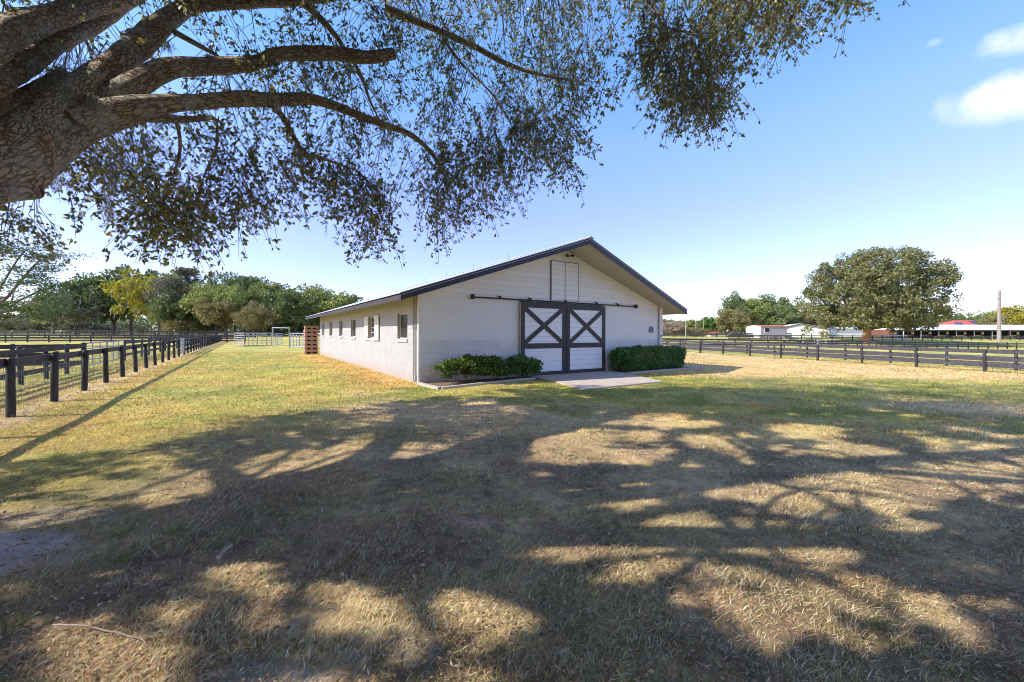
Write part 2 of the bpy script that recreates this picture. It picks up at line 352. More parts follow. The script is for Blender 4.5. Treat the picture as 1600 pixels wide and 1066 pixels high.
# a few soft fair-weather clouds low on the right, placed by direction in the sky
geo = nt.nodes.new('ShaderNodeTexCoord')
def nn(t, **k):
    n = nt.nodes.new(t)
    for a, v in k.items():
        if a in n.inputs.keys(): n.inputs[a].default_value = v
        else: setattr(n, a, v)
    return n
def cloud(px, py, rx, ry, thr, amp):
    d = Vector((px - 800, F, -(py - hz(px)))).normalized()
    u = Vector((d.y, -d.x, 0)).normalized(); v = u.cross(d).normalized() * -1
    outs = []
    for vec, r in ((u, rx), (v, ry)):
        dp = nn('ShaderNodeVectorMath', operation='DOT_PRODUCT'); nt.links.new(geo.outputs['Generated'], dp.inputs[0]); dp.inputs[1].default_value = vec / r
        m2 = nn('ShaderNodeMath', operation='MULTIPLY'); nt.links.new(dp.outputs['Value'], m2.inputs[0]); nt.links.new(dp.outputs['Value'], m2.inputs[1]); outs.append(m2)
    s = nn('ShaderNodeMath', operation='ADD'); nt.links.new(outs[0].outputs[0], s.inputs[0]); nt.links.new(outs[1].outputs[0], s.inputs[1])
    q = nn('ShaderNodeMath', operation='SUBTRACT'); q.inputs[0].default_value = 1; nt.links.new(s.outputs[0], q.inputs[1])
    no = nn('ShaderNodeTexNoise', Scale=thr, Detail=8.0, Roughness=.6); nt.links.new(geo.outputs['Generated'], no.inputs['Vector'])
    n2 = nn('ShaderNodeMath', operation='SUBTRACT'); nt.links.new(no.outputs['Fac'], n2.inputs[0]); n2.inputs[1].default_value = .5
    n3 = nn('ShaderNodeMath', operation='MULTIPLY'); nt.links.new(n2.outputs[0], n3.inputs[0]); n3.inputs[1].default_value = 4.2
    a = nn('ShaderNodeMath', operation='ADD'); nt.links.new(q.outputs[0], a.inputs[0]); nt.links.new(n3.outputs[0], a.inputs[1])
    mr = nn('ShaderNodeMapRange', interpolation_type='SMOOTHSTEP'); mr.inputs['From Min'].default_value = -.25; mr.inputs['From Max'].default_value = 1.7; mr.inputs['To Max'].default_value = amp
    nt.links.new(a.outputs[0], mr.inputs['Value'])
    # only on this side of the sky
    dd = nn('ShaderNodeVectorMath', operation='DOT_PRODUCT'); nt.links.new(geo.outputs['Generated'], dd.inputs[0]); dd.inputs[1].default_value = d
    gt = nn('ShaderNodeMath', operation='GREATER_THAN'); nt.links.new(dd.outputs['Value'], gt.inputs[0]); gt.inputs[1].default_value = .8
    mm = nn('ShaderNodeMath', operation='MULTIPLY'); nt.links.new(mr.outputs[0], mm.inputs[0]); nt.links.new(gt.outputs[0], mm.inputs[1])
    return mm.outputs[0]
tint = nt.nodes.new('ShaderNodeMix'); tint.data_type = 'RGBA'; tint.blend_type = 'MULTIPLY'; tint.inputs[0].default_value = 1
sz = nt.nodes.new('ShaderNodeSeparateXYZ'); tcw = nt.nodes.new('ShaderNodeTexCoord'); nt.links.new(tcw.outputs['Generated'], sz.inputs[0])
ramp = nt.nodes.new('ShaderNodeValToRGB'); nt.links.new(sz.outputs[2], ramp.inputs[0]); re_ = ramp.color_ramp.elements
re_[0].position = 0; re_[0].color = (.86, .76, .96, 1); re_[1].position = 1; re_[1].color = (.92, .93, 1.0, 1)
for p_, c_ in ((.06, (.66, .59, .74)), (.13, (.66, .56, .75)), (.2, (.69, .58, .80)), (.27, (.73, .61, .86)), (.42, (.75, .76, .94)), (.55, (.62, .80, .96)), (.72, (.86, .90, 1.0))):
    e_ = re_.new(p_); e_.color = (*c_, 1)
nt.links.new(ramp.outputs[0], tint.inputs[7]); nt.links.new(sky.outputs[0], tint.inputs[6]); prev = tint.outputs[2]
for args in ((1603, 142, .085, .034, 9, 1.0), (1590, 62, .040, .022, 16, .7), (1460, 66, .012, .006, 30, .3), (1570, 385, .03, .005, 30, .4)):
    mx = nt.nodes.new('ShaderNodeMix'); mx.data_type = 'RGBA'
    nt.links.new(cloud(*args), mx.inputs[0]); nt.links.new(prev, mx.inputs[6]); mx.inputs[7].default_value = (3.0, 3.1, 3.2, 1)
    prev = mx.outputs[2]
nt.links.new(prev, bg.inputs['Color']); bg.inputs['Strength'].default_value = 0.138

sl = bpy.data.lights.new('sun', 'SUN'); sl.energy = 2.65; sl.angle = math.radians(.53); sl.color = (1, .93, .82)
so = bpy.data.objects.new('sun', sl); COL.objects.link(so)
sd = Vector((SUN_H[0] * math.cos(ELEV), SUN_H[1] * math.cos(ELEV), math.sin(ELEV)))
so.rotation_euler = sd.to_track_quat('Z', 'Y').to_euler(); so.location = (-20, -10, 30)

cd = bpy.data.cameras.new('camera'); cam = bpy.data.objects.new('camera', cd); COL.objects.link(cam)
cd.sensor_fit = 'HORIZONTAL'; cd.sensor_width = 36; cd.lens = 36 * F / 1600; cd.shift_y = -12 / 1600
cd.clip_start = .05; cd.clip_end = 9000
cam.location = (0, 0, EYE)
from mathutils import Matrix
cam.matrix_world = Matrix.Translation((0, 0, EYE)) @ Matrix.Rotation(math.pi / 2, 4, 'X') @ Matrix.Rotation(ROLL, 4, 'Z')
sc.camera = cam
sc.view_settings.view_transform = 'Standard'; sc.view_settings.look = 'None'; sc.view_settings.gamma = 1
sc.view_settings.use_curve_mapping = False; sc.view_settings.exposure = 1.56
sc.cycles.filter_width = 0.95; sc.cycles.max_bounces = 6; sc.cycles.diffuse_bounces = 3; sc.cycles.transparent_max_bounces = 6

# ------------------------------------------------------------------ ground
def local(x, y):
    dx = x - CX; dy = y - CY
    return dx * D2[0] + dy * D2[1], dx * D1[0] + dy * D1[1]      # s along the front, t into the barn
GREEN = np.array([.165, .190, .034]); YG = np.array([.375, .315, .075]); STRAW = np.array([.50, .35, .19]); OCH = np.array([.48, .29, .085])
BROWN = np.array([.31, .215, .135]); SAND = np.array([.44, .37, .31]); DEEP = np.array([.07, .105, .03]); RED = np.array([.33, .15, .075])
def gcol(x, y):
    x = np.asarray(x, float); y = np.asarray(y, float)
    n1 = fbm(x * .45 + 5, y * .45, 3); n2 = fbm(x * 1.6, y * 1.6, 9); n3 = fbm(x * .13, y * .13 + 7, 21); n4 = fbm(x * 4.5, y * 4.5, 31, 5)
    s, t = local(x, y)
    c = lerp(YG, STRAW, sstep(.35, .65, n1))
    c = lerp(c, OCH, .75 * sstep(.45, .68, n3 * .5 + n2 * .5))
    c = lerp(c, GREEN, .75 * sstep(.5, .72, fbm(x * .7 + 40, y * .7, 14)))
    # greener lawn strip between the left fence and the barn
    lf = sstep(-1.5, -4.5, x - (y - 4) * -.25) * sstep(3.3, 5.5, y)
    gg = lerp(YG * 1.02, GREEN * 1.3, sstep(.36, .62, n2 * .5 + n1 * .5)); gg = lerp(gg, OCH * 1.05, .45 * sstep(.50, .66, fbm(x * .8 + 60, y * .8, 123)))
    c = lerp(c, gg, lf * .8)
    # orange brown next to the barn wall and along the fence foot
    c = lerp(c, lerp(OCH * .95, RED, .25 * n2), sstep(2.6, .3, np.abs(s + .2)) * (t > -.5) * (t < 24) * sstep(.25, .6, n2 + .12) * .85)
    fd = np.abs((x + 9.64) * D2[0] + (y - 7.76) * D2[1])
    c = lerp(c, SAND * .85, sstep(.45, .10, fd + (n2 - .5) * 1.1) * (x < 0) * .7)
    c = lerp(c, OCH, sstep(1.9, .8, fd + (n2 - .5) * 1.2) * (x < 0) * .5)
    # tan hard-grazed patch right of the barn, green band nearer
    tan = sstep(15.0, 17.5, y + n1 * 2) * sstep(3.5, 7, x) * sstep(40, 20, y)
    c = lerp(c, lerp(STRAW * 1.08, OCH * 1.1, .5 * n2 + .15), tan * .85)
    gb = sstep(9.0, 11.0, y) * sstep(16.5, 14.5, y) * sstep(-2.0, 2.0, x)
    c = lerp(c, lerp(GREEN * 1.0, YG, sstep(.4, .7, n2)), gb * .75)
    # paddocks beyond the fences
    e = (x - 23.2) * .95 + (y - 19.7) * .313
    far = np.maximum(sstep(.5, 2.0, e), 0) * (x > 0)
    c = lerp(c, lerp(GREEN * 1.35, YG * 1.05, sstep(.3, .7, n3)), far * .8)
    # foreground under the tree: worn straw, litter and bare soil
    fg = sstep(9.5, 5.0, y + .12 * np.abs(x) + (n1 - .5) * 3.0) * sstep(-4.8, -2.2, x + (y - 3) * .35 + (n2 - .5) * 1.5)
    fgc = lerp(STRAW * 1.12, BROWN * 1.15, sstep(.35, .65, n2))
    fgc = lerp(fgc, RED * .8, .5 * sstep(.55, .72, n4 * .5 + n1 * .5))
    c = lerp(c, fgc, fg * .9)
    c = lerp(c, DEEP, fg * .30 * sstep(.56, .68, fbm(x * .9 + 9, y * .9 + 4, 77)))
    for (ax, ay, rx, ry, k) in ((-3.95, 2.95, .75, .38, 1.0), (-1.15, 1.88, .40, .16, .8), (-.33, 3.55, .22, .12, .9), (-4.2, 3.6, .7, .2, .5), (-.6, 2.1, .3, .12, .5), (2.9, 3.6, .5, .1, .4)):
        r = ((x - ax) / rx) ** 2 + ((y - ay) / ry) ** 2
        tone = lerp(SAND * .98, BROWN, sstep(.5, .7, n2 * .5 + n4 * .5))
        if ax == -.33: tone = np.array([.50, .33, .24])
        c = lerp(c, tone, k * sstep(1.25, .5, r + (n4 - .5) * .9))
    c = c * (1.12 + .50 * n4)[..., None]
    return c
def bare(x, y):
    "0..1 how bare of grass"
    n4 = fbm(x * 4.5, y * 4.5, 31); b = np.zeros_like(x)
    for (ax, ay, rx, ry) in ((-3.95, 2.95, .8, .4), (-1.15, 1.88, .42, .17), (-.33, 3.55, .22, .12)):
        b = np.maximum(b, sstep(1.2, .6, ((x - ax) / rx) ** 2 + ((y - ay) / ry) ** 2 + (n4 - .5) * .9))
    fd = np.abs((x + 9.64) * D2[0] + (y - 7.76) * D2[1])
    return np.maximum(b, .8 * sstep(.5, .15, fd) * (x < 0))
r = np.concatenate([np.linspace(.3, 14, 190), np.geomspace(14.1, 6000, 190)])
th = np.linspace(-math.pi, math.pi, 721)[:-1]
R, T = np.meshgrid(r, th, indexing='ij'); X = R * np.sin(T); Y = R * np.cos(T)
Z = terrain(X, Y) + .03 * (fbm(X * 2.2, Y * 2.2, 5) - .5) * sstep(16, 8, R)
vv = np.stack([X, Y, Z], -1).reshape(-1, 3); nr, ntq = R.shape
i, j = np.meshgrid(np.arange(nr - 1), np.arange(ntq), indexing='ij'); j2 = (j + 1) % ntq
ff = np.stack([i * ntq + j, i * ntq + j2, (i + 1) * ntq + j2, (i + 1) * ntq + j], -1).reshape(-1, 4)[:, ::-1]
vv = np.vstack([vv, [[0, 0, 0]]])
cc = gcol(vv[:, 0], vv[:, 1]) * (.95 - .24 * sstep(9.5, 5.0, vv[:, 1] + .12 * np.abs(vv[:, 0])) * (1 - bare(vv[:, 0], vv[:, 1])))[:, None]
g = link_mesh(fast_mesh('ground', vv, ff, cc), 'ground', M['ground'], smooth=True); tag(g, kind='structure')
mbc = MB(); mbc.quad(*[(0.31 * math.sin(a), .31 * math.cos(a), -.002) for a in np.linspace(0, 2 * math.pi, 24, endpoint=False)][::-1])

# grass blades, denser on screen by the camera's feet
def make_grass():
    rng = np.random.default_rng(5)
    out = []
    for (n, ya, yb, tri) in ((230000, 1.5, 7.0, False), (260000, 6.2, 34.0, True)):
        u = rng.random(n); y = ya * (yb / ya) ** u; x = (rng.random(n) * 2 - 1) * (1.42 * y + .6)
        s, t = local(x, y)
        ok = ~((s > -.05) & (s < 12.5) & (t > -.95) & (t < 21.2))
        ok &= ~((s > 4.4 + .23 * t) & (s < 8.6 + .3 * t) & (t > -3.95) & (t < .1))
        b = bare(x, y); ok &= rng.random(n) > b * .72
        dens = fbm(x * 2.6, y * 2.6, 55); fg = sstep(9.5, 5.0, y + .12 * np.abs(x))
        ok &= rng.random(n) < (1 - .55 * fg * sstep(.6, .38, dens))
        x = x[ok]; y = y[ok]; n = len(x); fg = fg[ok]; dens = dens[ok]
        z = terrain(x, y) + .03 * (fbm(x * 2.2, y * 2.2, 5) - .5) * sstep(16, 8, np.hypot(x, y)) - .004
        col = gcol(x, y)
        # per-blade variety: straw, green, grey-brown
        q = rng.random(n); k = rng.random(n)
        straw = lerp(STRAW * 1.35, np.array([.80, .64, .46]), k)
        col = lerp(col, straw, (q < .36) * .85 * (.35 + .65 * fg))
        grn = lerp(GREEN * 1.1, np.array([.20, .27, .05]), k)
        gp = .12 + .24 * sstep(.5, .7, fbm(x * 1.1 + 3, y * 1.1 + 8, 91))
        col = lerp(col, grn, (q > 1 - gp) * .8)
        col = lerp(col, BROWN * .8, ((q > .3) & (q < .42)) * .7 * fg)
        col = col * ((.45 + 1.1 * rng.random(n)) * (1 + .30 * fg))[:, None]; col = np.clip(col * np.where(fg > .3, 1, 1)[:, None], 0, .85)
        h = (.016 + .034 * rng.random(n) ** 1.6) * (1 - .22 * fg) * (1 + .5 * sstep(.45, .7, dens)); h *= 1 + .35 * sstep(6, 20, y)
        wd = np.maximum(.0026 + .0034 * rng.random(n) ** 2, y * .00125)
        a = rng.random(n) * 2 * math.pi; lean = .25 + 1.1 * rng.random(n) ** .8 * (.6 + .75 * fg)
        d = np.stack([np.cos(a), np.sin(a), np.zeros(n)], -1); sdv = np.stack([-np.sin(a + .6), np.cos(a + .6), np.zeros(n)], -1)
        base = np.stack([x, y, z], -1)
        up = np.array([0, 0, 1.0])
        if tri:
            v = np.empty((n, 3, 3)); v[:, 0] = base - sdv * wd[:, None] * .6; v[:, 1] = base + sdv * wd[:, None] * .6
            v[:, 2] = base + up * h[:, None] + d * (h * lean * .8)[:, None]
            out.append((v.reshape(-1, 3), np.arange(n * 3).reshape(n, 3), np.repeat(col, 3, 0)))
        else:
            mid = base + up * (h * .52)[:, None] + d * (h * lean * .62)[:, None]
            tip = base + up * (h * np.clip(1.15 - .42 * lean, .12, 1))[:, None] + d * (h * lean * 1.35)[:, None]
            v = np.empty((n, 6, 3)); v[:, 0] = base - sdv * wd[:, None] * .5; v[:, 1] = base + sdv * wd[:, None] * .5
            v[:, 2] = mid + sdv * wd[:, None] * .4; v[:, 3] = mid - sdv * wd[:, None] * .4; v[:, 4] = tip; v[:, 5] = tip
            i = np.arange(n) * 6
            f = np.concatenate([np.stack([i, i + 1, i + 2], -1), np.stack([i, i + 2, i + 3], -1), np.stack([i + 3, i + 2, i + 4], -1)])
            out.append((v.reshape(-1, 3), f, np.repeat(col, 6, 0)))
    off = 0; V = []; Fc = []; C = []
    for v, f, c in out:
        V.append(v); Fc.append(f + off); C.append(c); off += len(v)
    o = link_mesh(fast_mesh('grass', np.vstack(V), np.vstack(Fc), np.vstack(C)), 'grass', M['grass'])
    tag(o, 'dry and green grass covering the lawn', 'grass', kind='stuff')
make_grass()

# dead leaves scattered below the oak
rng = np.random.default_rng(8)
n = 46000; u = rng.random(n); y = 1.5 * (11 / 1.5) ** u; x = (rng.random(n) * 2 - 1) * (1.4 * y + .5)
keep = fbm(x * 1.3, y * 1.3, 61) + .12 * (rng.random(n) - .5) > .44; x = x[keep]; y = y[keep]; n = len(x)
pos = np.stack([x, y, terrain(x, y) + .010 + .026 * rng.random(n)], -1)
ax = rng.normal(size=(n, 3)); ax[:, 2] *= .25
v, f = leaves(pos, ax, (.014 + .026 * rng.random(n) ** 2) * np.maximum(1, y / 6), rng, .42, .1)
tag(link_mesh(fast_mesh('leaf_litter', v, f), 'leaf_litter', M['dry']), 'small brown dead leaves fallen on the grass under the oak', 'leaf litter', kind='stuff')

# individual sticks
def stick(pix, rad, label):
    pts = []
    for (px, py) in pix:
        D = EYE * F / (py - hz(px)); q = P(px, py, D); pts.append((q[0], q[1], tz(q[0], q[1]) + .03 + rad))
    c = Vector(pts[len(pts) // 2]); root = [tuple(Vector(p) - c) for p in pts]
    pp, rr = catmull(root, [rad * (1 - .5 * k / len(pts)) for k in range(len(pts))], 3)
    mb = MB(); mb.tube(pp, rr, 6, wob=.3, seed=int(pix[0][0]))
    o = mb.build('stick', M['stickm']); o.location = c; tag(o, label, 'stick')
M['stickm'] = noisy('bleached_stick', (.46, .38, .31), (.26, .20, .16), 20, .9, .3)
stick([(84, 987), (112, 987), (138, 988), (168, 996), (185, 998), (205, 1005), (222, 1008), (230, 1016)], .0045, 'long pale wavy stick lying in the sunlit grass at lower left')
stick([(343, 882), (350, 873), (362, 863)], .016, 'short grey piece of wood lying in shade under the oak')
stick([(225, 858), (236, 866), (249, 882)], .005, 'thin bent twig beside the green weeds on shaded ground')
stick([(0, 857), (18, 862), (34, 868)], .006, 'thin straight stick on the bare sand at left')

# weeds: small rosettes
M['leaf_weed'] = leaf_mat('weed_leaves', [(.10, .15, .04), (.16, .20, .06), (.25, .24, .10)], .25)
def weed(px, py, r, label):
    D = EYE * F / (py - hz(px)); q = P(px, py, D); rr = np.random.default_rng(int(px)); n = 34
    a = rr.random(n) * 6.28; ax = np.stack([np.cos(a), np.sin(a), .7 + rr.random(n)], -1)
    pos = np.stack([rr.normal(size=n) * r * .35, rr.normal(size=n) * r * .35, np.full(n, .01)], -1)
    v, f = leaves(pos, ax, r * (.7 + .6 * rr.random(n)), rr, .085, .03)
    o = link_mesh(fast_mesh('weed', v, f), 'weed', M['leaf_weed']); o.location = (q[0], q[1], tz(q[0], q[1])); tag(o, label, 'weed')
weed(188, 886, .09, 'dull green grassy weed tuft in the shade left of centre')
weed(195, 842, .08, 'green weed tuft in the sun beside the bare sand patch')
weed(268, 840, .075, 'green weed tuft right of the sunlit weed tuft')
weed(470, 852, .05, 'small green weed in the dark shade below the tree')
weed(30, 985, .07, 'green clump of weeds near the lower left corner')
weed(900, 992, .035, 'tiny bright green seedling in the sunlit straw')
weed(1370, 985, .07, 'loose green grass tuft at lower right')

# ------------------------------------------------------------------ barn
barn = empty('barn', (CX, CY, 0), math.atan2(D2[1], D2[0]), label='long low white painted brick barn with dark X-braced sliding doors', cat='barn')
W = 12.37; LEN = 21.0; HW = 2.93; RX = W / 2; RZ = 5.05; SL = (RZ - 2.63) / (RX + .835)
wz = lambda s: RZ - SL * abs(s - RX)
def part(mb, name, m, parent=None, label=None, smooth=False):
    o = mb.build(name, M[m], parent or barn, smooth)
    if label: o['label'] = label
    return o
# front wall pieces (door stays in front of it)
mb = MB(); mb.box(0, W, -.012, .16, -.35, 1.40); part(mb, 'front_wall', 'brick_front', label='painted brick lower front wall')
mb = MB(); mb.box(0.002, W - .002, 0, .16, 1.40, HW - .02); part(mb, 'front_wall', 'stucco', label='smooth painted upper front wall')
gp = [(0.002, -.012, HW - .02), (W - .002, -.012, HW - .02), (W - .002, -.012, wz(W) - .01), (RX, -.012, RZ - .01), (0.002, -.012, wz(0) - .01)]
mb = MB(); mb.prism(gp, (0, .172, 0)); part(mb, 'gable', 'siding', label='gable of horizontal white boards')
mb = MB(); mb.prism([(4.93, -.05, 4.565), (7.44, -.05, 4.565), (7.32, -.05, 4.64), (5.05, -.05, 4.64)], (0, .036, 0)); part(mb, 'gable_trim', 'trim_white')
# left wall with window openings
wins = [(1.116, 2.22, 1.44, 2.35), (5.26, 6.30, 1.42, 2.36), (9.04, 10.15, 1.44, 2.36), (12.4, 13.4, 1.44, 2.36), (15.7, 16.8, 1.44, 2.36), (18.9, 19.85, 1.44, 2.36)]
mb = MB(); y0 = 0.165; TOP = wz(0) + .04
for (a, b, z0, z1) in wins:
    mb.box(0, .16, y0, a, -.35, TOP); mb.box(0, .16, a, b, -.35, z0); mb.box(0, .16, a, b, z1, TOP); y0 = b
mb.box(0, .16, y0, LEN, -.35, TOP)
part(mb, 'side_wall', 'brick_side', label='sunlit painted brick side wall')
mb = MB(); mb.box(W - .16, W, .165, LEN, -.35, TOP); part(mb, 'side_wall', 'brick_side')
mb = MB(); mb.prism([(0.17, LEN - .16, -.35), (W - .17, LEN - .16, -.35), (W - .17, LEN - .16, wz(W)), (RX, LEN - .16, RZ - .05), (0.17, LEN - .16, wz(0))], (0, .16, 0)); part(mb, 'back_wall', 'stucco')
# windows
for k, (a, b, z0, z1) in enumerate(wins):
    mb = MB(); mb.box(.115, .135, a, b, z0, z1); wo = part(mb, 'window', 'glass')
    mb = MB(); t = .035
    for (p, q, u0, u1) in ((a, a + t, z0, z1), (b - t, b, z0, z1), (a + t, b - t, z0, z0 + t), (a + t, b - t, z1 - t, z1)): mb.box(.095, .113, p, q, u0, u1)
    if k == 1:
        mb.box(.100, .112, (a + b) / 2 - .012, (a + b) / 2 + .012, z0 + t, z1 - t)
        for zz in (.25, .5, .75): mb.box(.099, .111, a + t, b - t, z0 + (z1 - z0) * zz - (.02 if zz == .5 else .01), z0 + (z1 - z0) * zz + (.02 if zz == .5 else .01))
    part(mb, 'window_frame', 'trim_white', wo)
    mb = MB(); mb.prism([(-.075, a - .04, z0 - .17), (-.075, a - .04, z0 - .10), (.0945, a - .04, z0 - .001), (.0945, a - .04, z0 - .17)], (0, b - a + .08, 0)) if False else mb.box(-.035, .09, a - .02, b + .02, z0 - .12, z0 - .002)
    part(mb, 'window_sill', 'sill', wo)
    if k == 1:
        for (p, q, an) in ((a - .68, a - .02, 0), (b + .02, b + .68, 0)):
            mb = MB(); mb.box(-.06, -.025, p, q, z0 - .09, z1 + .02)
            for c in (.12, .5, .88): mb.box(-.075, -.0605, p + .01, q - .01, z0 - .09 + (z1 - z0 + .1) * c - .05, z0 - .09 + (z1 - z0 + .1) * c + .05)
            for c in (p + .1, q - .1): mb.box(-.0245, .0, c - .02, c + .02, z0, z0 + .06)
            part(mb, 'shutter', 'trim_white', wo)
# roof: the gable overhang is deepest at the ridge
OP, OE, BK = -1.37, -.789, LEN + 1.0
for sgn in (0, 1):
    ex = -.835 if sgn == 0 else W + .835
    e0 = (ex, OE, 2.63); e1 = (ex, BK, 2.63); r0 = (RX, OP, RZ); r1 = (RX, BK, RZ)
    up = lambda p, d: (p[0], p[1], p[2] + d)
    mb = MB(); mb.prism([r0, e0, e1, r1], (0, 0, .03)); part(mb, 'soffit', 'soffit')
    out = 0.05 if sgn else -.05
    eo = lambda p, d: (p[0] + out, p[1], p[2] + d - .05 * SL)
    mb = MB(); mb.prism([(r0[0], r0[1] - .06, RZ + .205), (ex + out, OE - .06, 2.63 + .205 - .05 * SL), (ex + out, BK + .06, 2.63 + .205 - .05 * SL), (r1[0], BK + .06, RZ + .205)], (0, 0, .022)); part(mb, 'roof', 'roof', label='pale metal roof slope')
    # rake boards follow the prow line
    for (y0r, y1r, dr) in ((OP, OE, -1), (BK, BK, 1)):
        off = -.04 if dr < 0 else .002
        mb = MB(); mb.prism([(RX, y0r + off, RZ - .01), (ex, y1r + off, 2.62), (ex, y1r + off, 2.62 + .20), (RX, y0r + off, RZ + .20)], (0, .038, 0)); part(mb, 'rake_board', 'fascia')
        if dr < 0:
            mb = MB(); mb.prism([(RX, y0r - .058, RZ + .145), (ex, y1r - .058, 2.62 + .155), (ex, y1r - .058, 2.62 + .172), (RX, y0r - .058, RZ + .162)], (0, .016, 0)); part(mb, 'flashing', 'flash')
    xa = ex - .03 if sgn == 0 else ex + .002
    mb = MB(); mb.box(xa, xa + .028, OE - .035, BK + .035, 2.625, 2.785); part(mb, 'eave_board', 'eave')
mb = MB(); mb.prism([(RX - .16, OP - .1, RZ + .19), (RX + .16, OP - .1, RZ + .19), (RX, OP - .1, RZ + .275)], (0, BK - OP + .2, 0)); part(mb, 'ridge_cap', 'roof')
for yy in np.arange(1.5, 20, 3.1):
    mb = MB(); mb.tube([(RX - 1.8, yy, wz(RX - 1.8) + .2), (RX - 1.8, yy, wz(RX - 1.8) + .55)], .012, 5); part(mb, 'roof_vent', 'galv')
# sliding doors
for (a, b) in ((3.90, 6.105), (6.14, 8.345)):
    mb = MB(); mb.box(a, b, -.115, -.075, .03, 2.82); dr = part(mb, 'sliding_door', 'door_board', label='left sliding door with white boards and dark frame' if a < 5 else 'right sliding door with white boards and dark frame')
    mb = MB(); t = .175; F0, F1 = -.145, -.1155
    mb.box(a, a + t, F0, F1, .03, 2.82); mb.box(b - t, b, F0, F1, .03, 2.82)
    for (z0, z1) in ((.03, .17), (1.07, 1.27), (2.63, 2.82)): mb.box(a + t, b - t, F0, F1, z0, z1)
    part(mb, 'door_frame', 'trim_dark', dr)
    mb = MB(); q = [(a + t, 1.27), (b - t, 2.63)]; hw = .12
    def diag(x0, z0, x1, z1, yf):
        # brace clipped to the corners of the opening
        s = 1 if z1 > z0 else -1
        return [(x0, yf, z0), (x0 + hw, yf, z0), (x1, yf, z1 - s * hw), (x1, yf, z1), (x1 - hw, yf, z1), (x0, yf, z0 + s * hw)]
    mb.prism(diag(a + t, 1.27, b - t, 2.63, -.144), (0, .027, 0)); mb.prism(diag(a + t, 2.63, b - t, 1.27, -.1475), (0, .0295, 0))
    part(mb, 'cross_brace', 'trim_dark', dr)
    if a < 5:
        mb = MB(); mb.tube([(b - .08, -.17, 1.05), (b - .08, -.19, 1.12), (b - .08, -.17, 1.2)], .012, 6); mb.box(b - .12, b - .04, -.165, -.1455, .98, 1.05); part(mb, 'door_handle', 'black_metal', dr)
mb = MB(); mb.tube([(1.91, -.11, 2.905), (10.38, -.11, 2.905)], .028, 8)
mb.box(1.87, 1.93, -.17, -.013, 2.84, 3.0); mb.box(10.36, 10.42, -.17, -.013, 2.84, 3.0); part(mb, 'door_track', 'black_metal')
for s in (3.0, 4.35, 6.12, 7.85, 9.15):
    mb = MB(); mb.tube([(s, -.115, 2.94), (s, -.06, 2.99), (s, -.012, 3.0)], .028, 8); mb.box(s - .035, s + .035, -.15, -.08, 2.92, 2.985); part(mb, 'track_bracket', 'black_metal')
mb = MB(); mb.box(8.37, 8.45, -.16, -.013, 0, .55); part(mb, 'door_guide_post', 'kerb')
mb = MB(); mb.box(3.9, 8.35, -.072, -.014, 2.84, 2.87); part(mb, 'door_header', 'trim_dark')
# loft door
mb = MB(); mb.box(5.43, 6.105, -.05, -.0125, 2.98, 4.53); ld = part(mb, 'loft_door', 'loft_board'); mb = MB(); mb.box(6.145, 6.83, -.05, -.0125, 2.98, 4.53); part(mb, 'loft_door', 'loft_board')
mb = MB(); mb.box(5.385, 5.425, -.06, -.0125, 2.96, 4.55); mb.box(6.1055, 6.1445, -.046, -.0125, 2.98, 4.53); mb.box(6.834, 6.86, -.052, -.0125, 2.96, 4.55); mb.box(5.43, 6.83, -.05, -.0125, 4.535, 4.56)
part(mb, 'loft_door_gap', 'loft_gap')
# flood light under the peak
mb = MB(); mb.tube([(6.22, -.013, 4.76), (6.22, -.07, 4.76)], .06, 12); fl = part(mb, 'flood_light', 'trim_white')
for (s, dx) in ((6.13, -.05), (6.31, .12)):
    mb = MB(); mb.tube([(6.22, -.07, 4.77), (s, -.10, 4.80), (s + dx * .4, -.15, 4.82), (s + dx, -.24, 4.80)], [.015, .02, .035, .055], 10); part(mb, 'lamp_head', 'black_metal', fl)
# corner pilaster, trims, conduits, plaque
mb = MB(); mb.box(W - .20, W + .03, -.055, -.0125, -.3, HW + .04); part(mb, 'corner_board', 'trim_white')
mb = MB(); mb.tube([(W - .25, -.04, 0), (W - .25, -.04, HW + .02)], .022, 8); part(mb, 'downpipe', 'galv')
mb = MB(); mb.tube([(W - .10, -.056, 1.55), (W - .10, -.10, 1.55)], .035, 10); part(mb, 'door_bell', 'black_metal')
mb = MB(); mb.box(-.03, .05, -.03, -.0125, -.3, HW + .02); mb.box(-.03, -.001, -.012, .05, -.3, HW + .02); part(mb, 'corner_board', 'trim_white')
for yy in (.22, .42):
    mb = MB(); mb.tube([(-.035, yy, .05), (-.035, yy, 2.95)], .018, 6); mb.box(-.075, -.001, yy - .035, yy + .035, 1.83, 1.90); part(mb, 'conduit', 'galv')
mb = MB(); mb.box(-.10, -.001, .08, .17, .12, .28); part(mb, 'meter_box', 'galv')
pts = [(11.42, 1.71), (11.75, 1.71), (11.75, 1.93)] + [(11.585 + .165 * math.cos(a), 1.93 + .09 * math.sin(a)) for a in np.linspace(0, math.pi, 9)[1:-1]] + [(11.42, 1.93)]
mb = MB(); mb.prism([(x, -.03, z) for x, z in pts], (0, .029, 0)); pq = part(mb, 'plaque', 'plaque') if 'plaque' in M else None
if pq is None:
    M['plaque'] = noisy('grey_plaque', (.34, .34, .38), (.26, .26, .30), 20, .6, .4); pq = part(mb, 'plaque', 'plaque')
mb = MB(); mb.box(11.46, 11.485, -.038, -.0305, 1.73, 1.92); mb.tube([(11.52, -.034, 1.74), (11.52, -.034, 1.90), (11.585, -.034, 1.985), (11.65, -.034, 1.90), (11.65, -.034, 1.80)], .012, 6)
mb.tube([(11.69, -.034, 1.90), (11.69, -.034, 1.74)], .012, 6); part(mb, 'plaque_relief', 'trim_dark', pq)

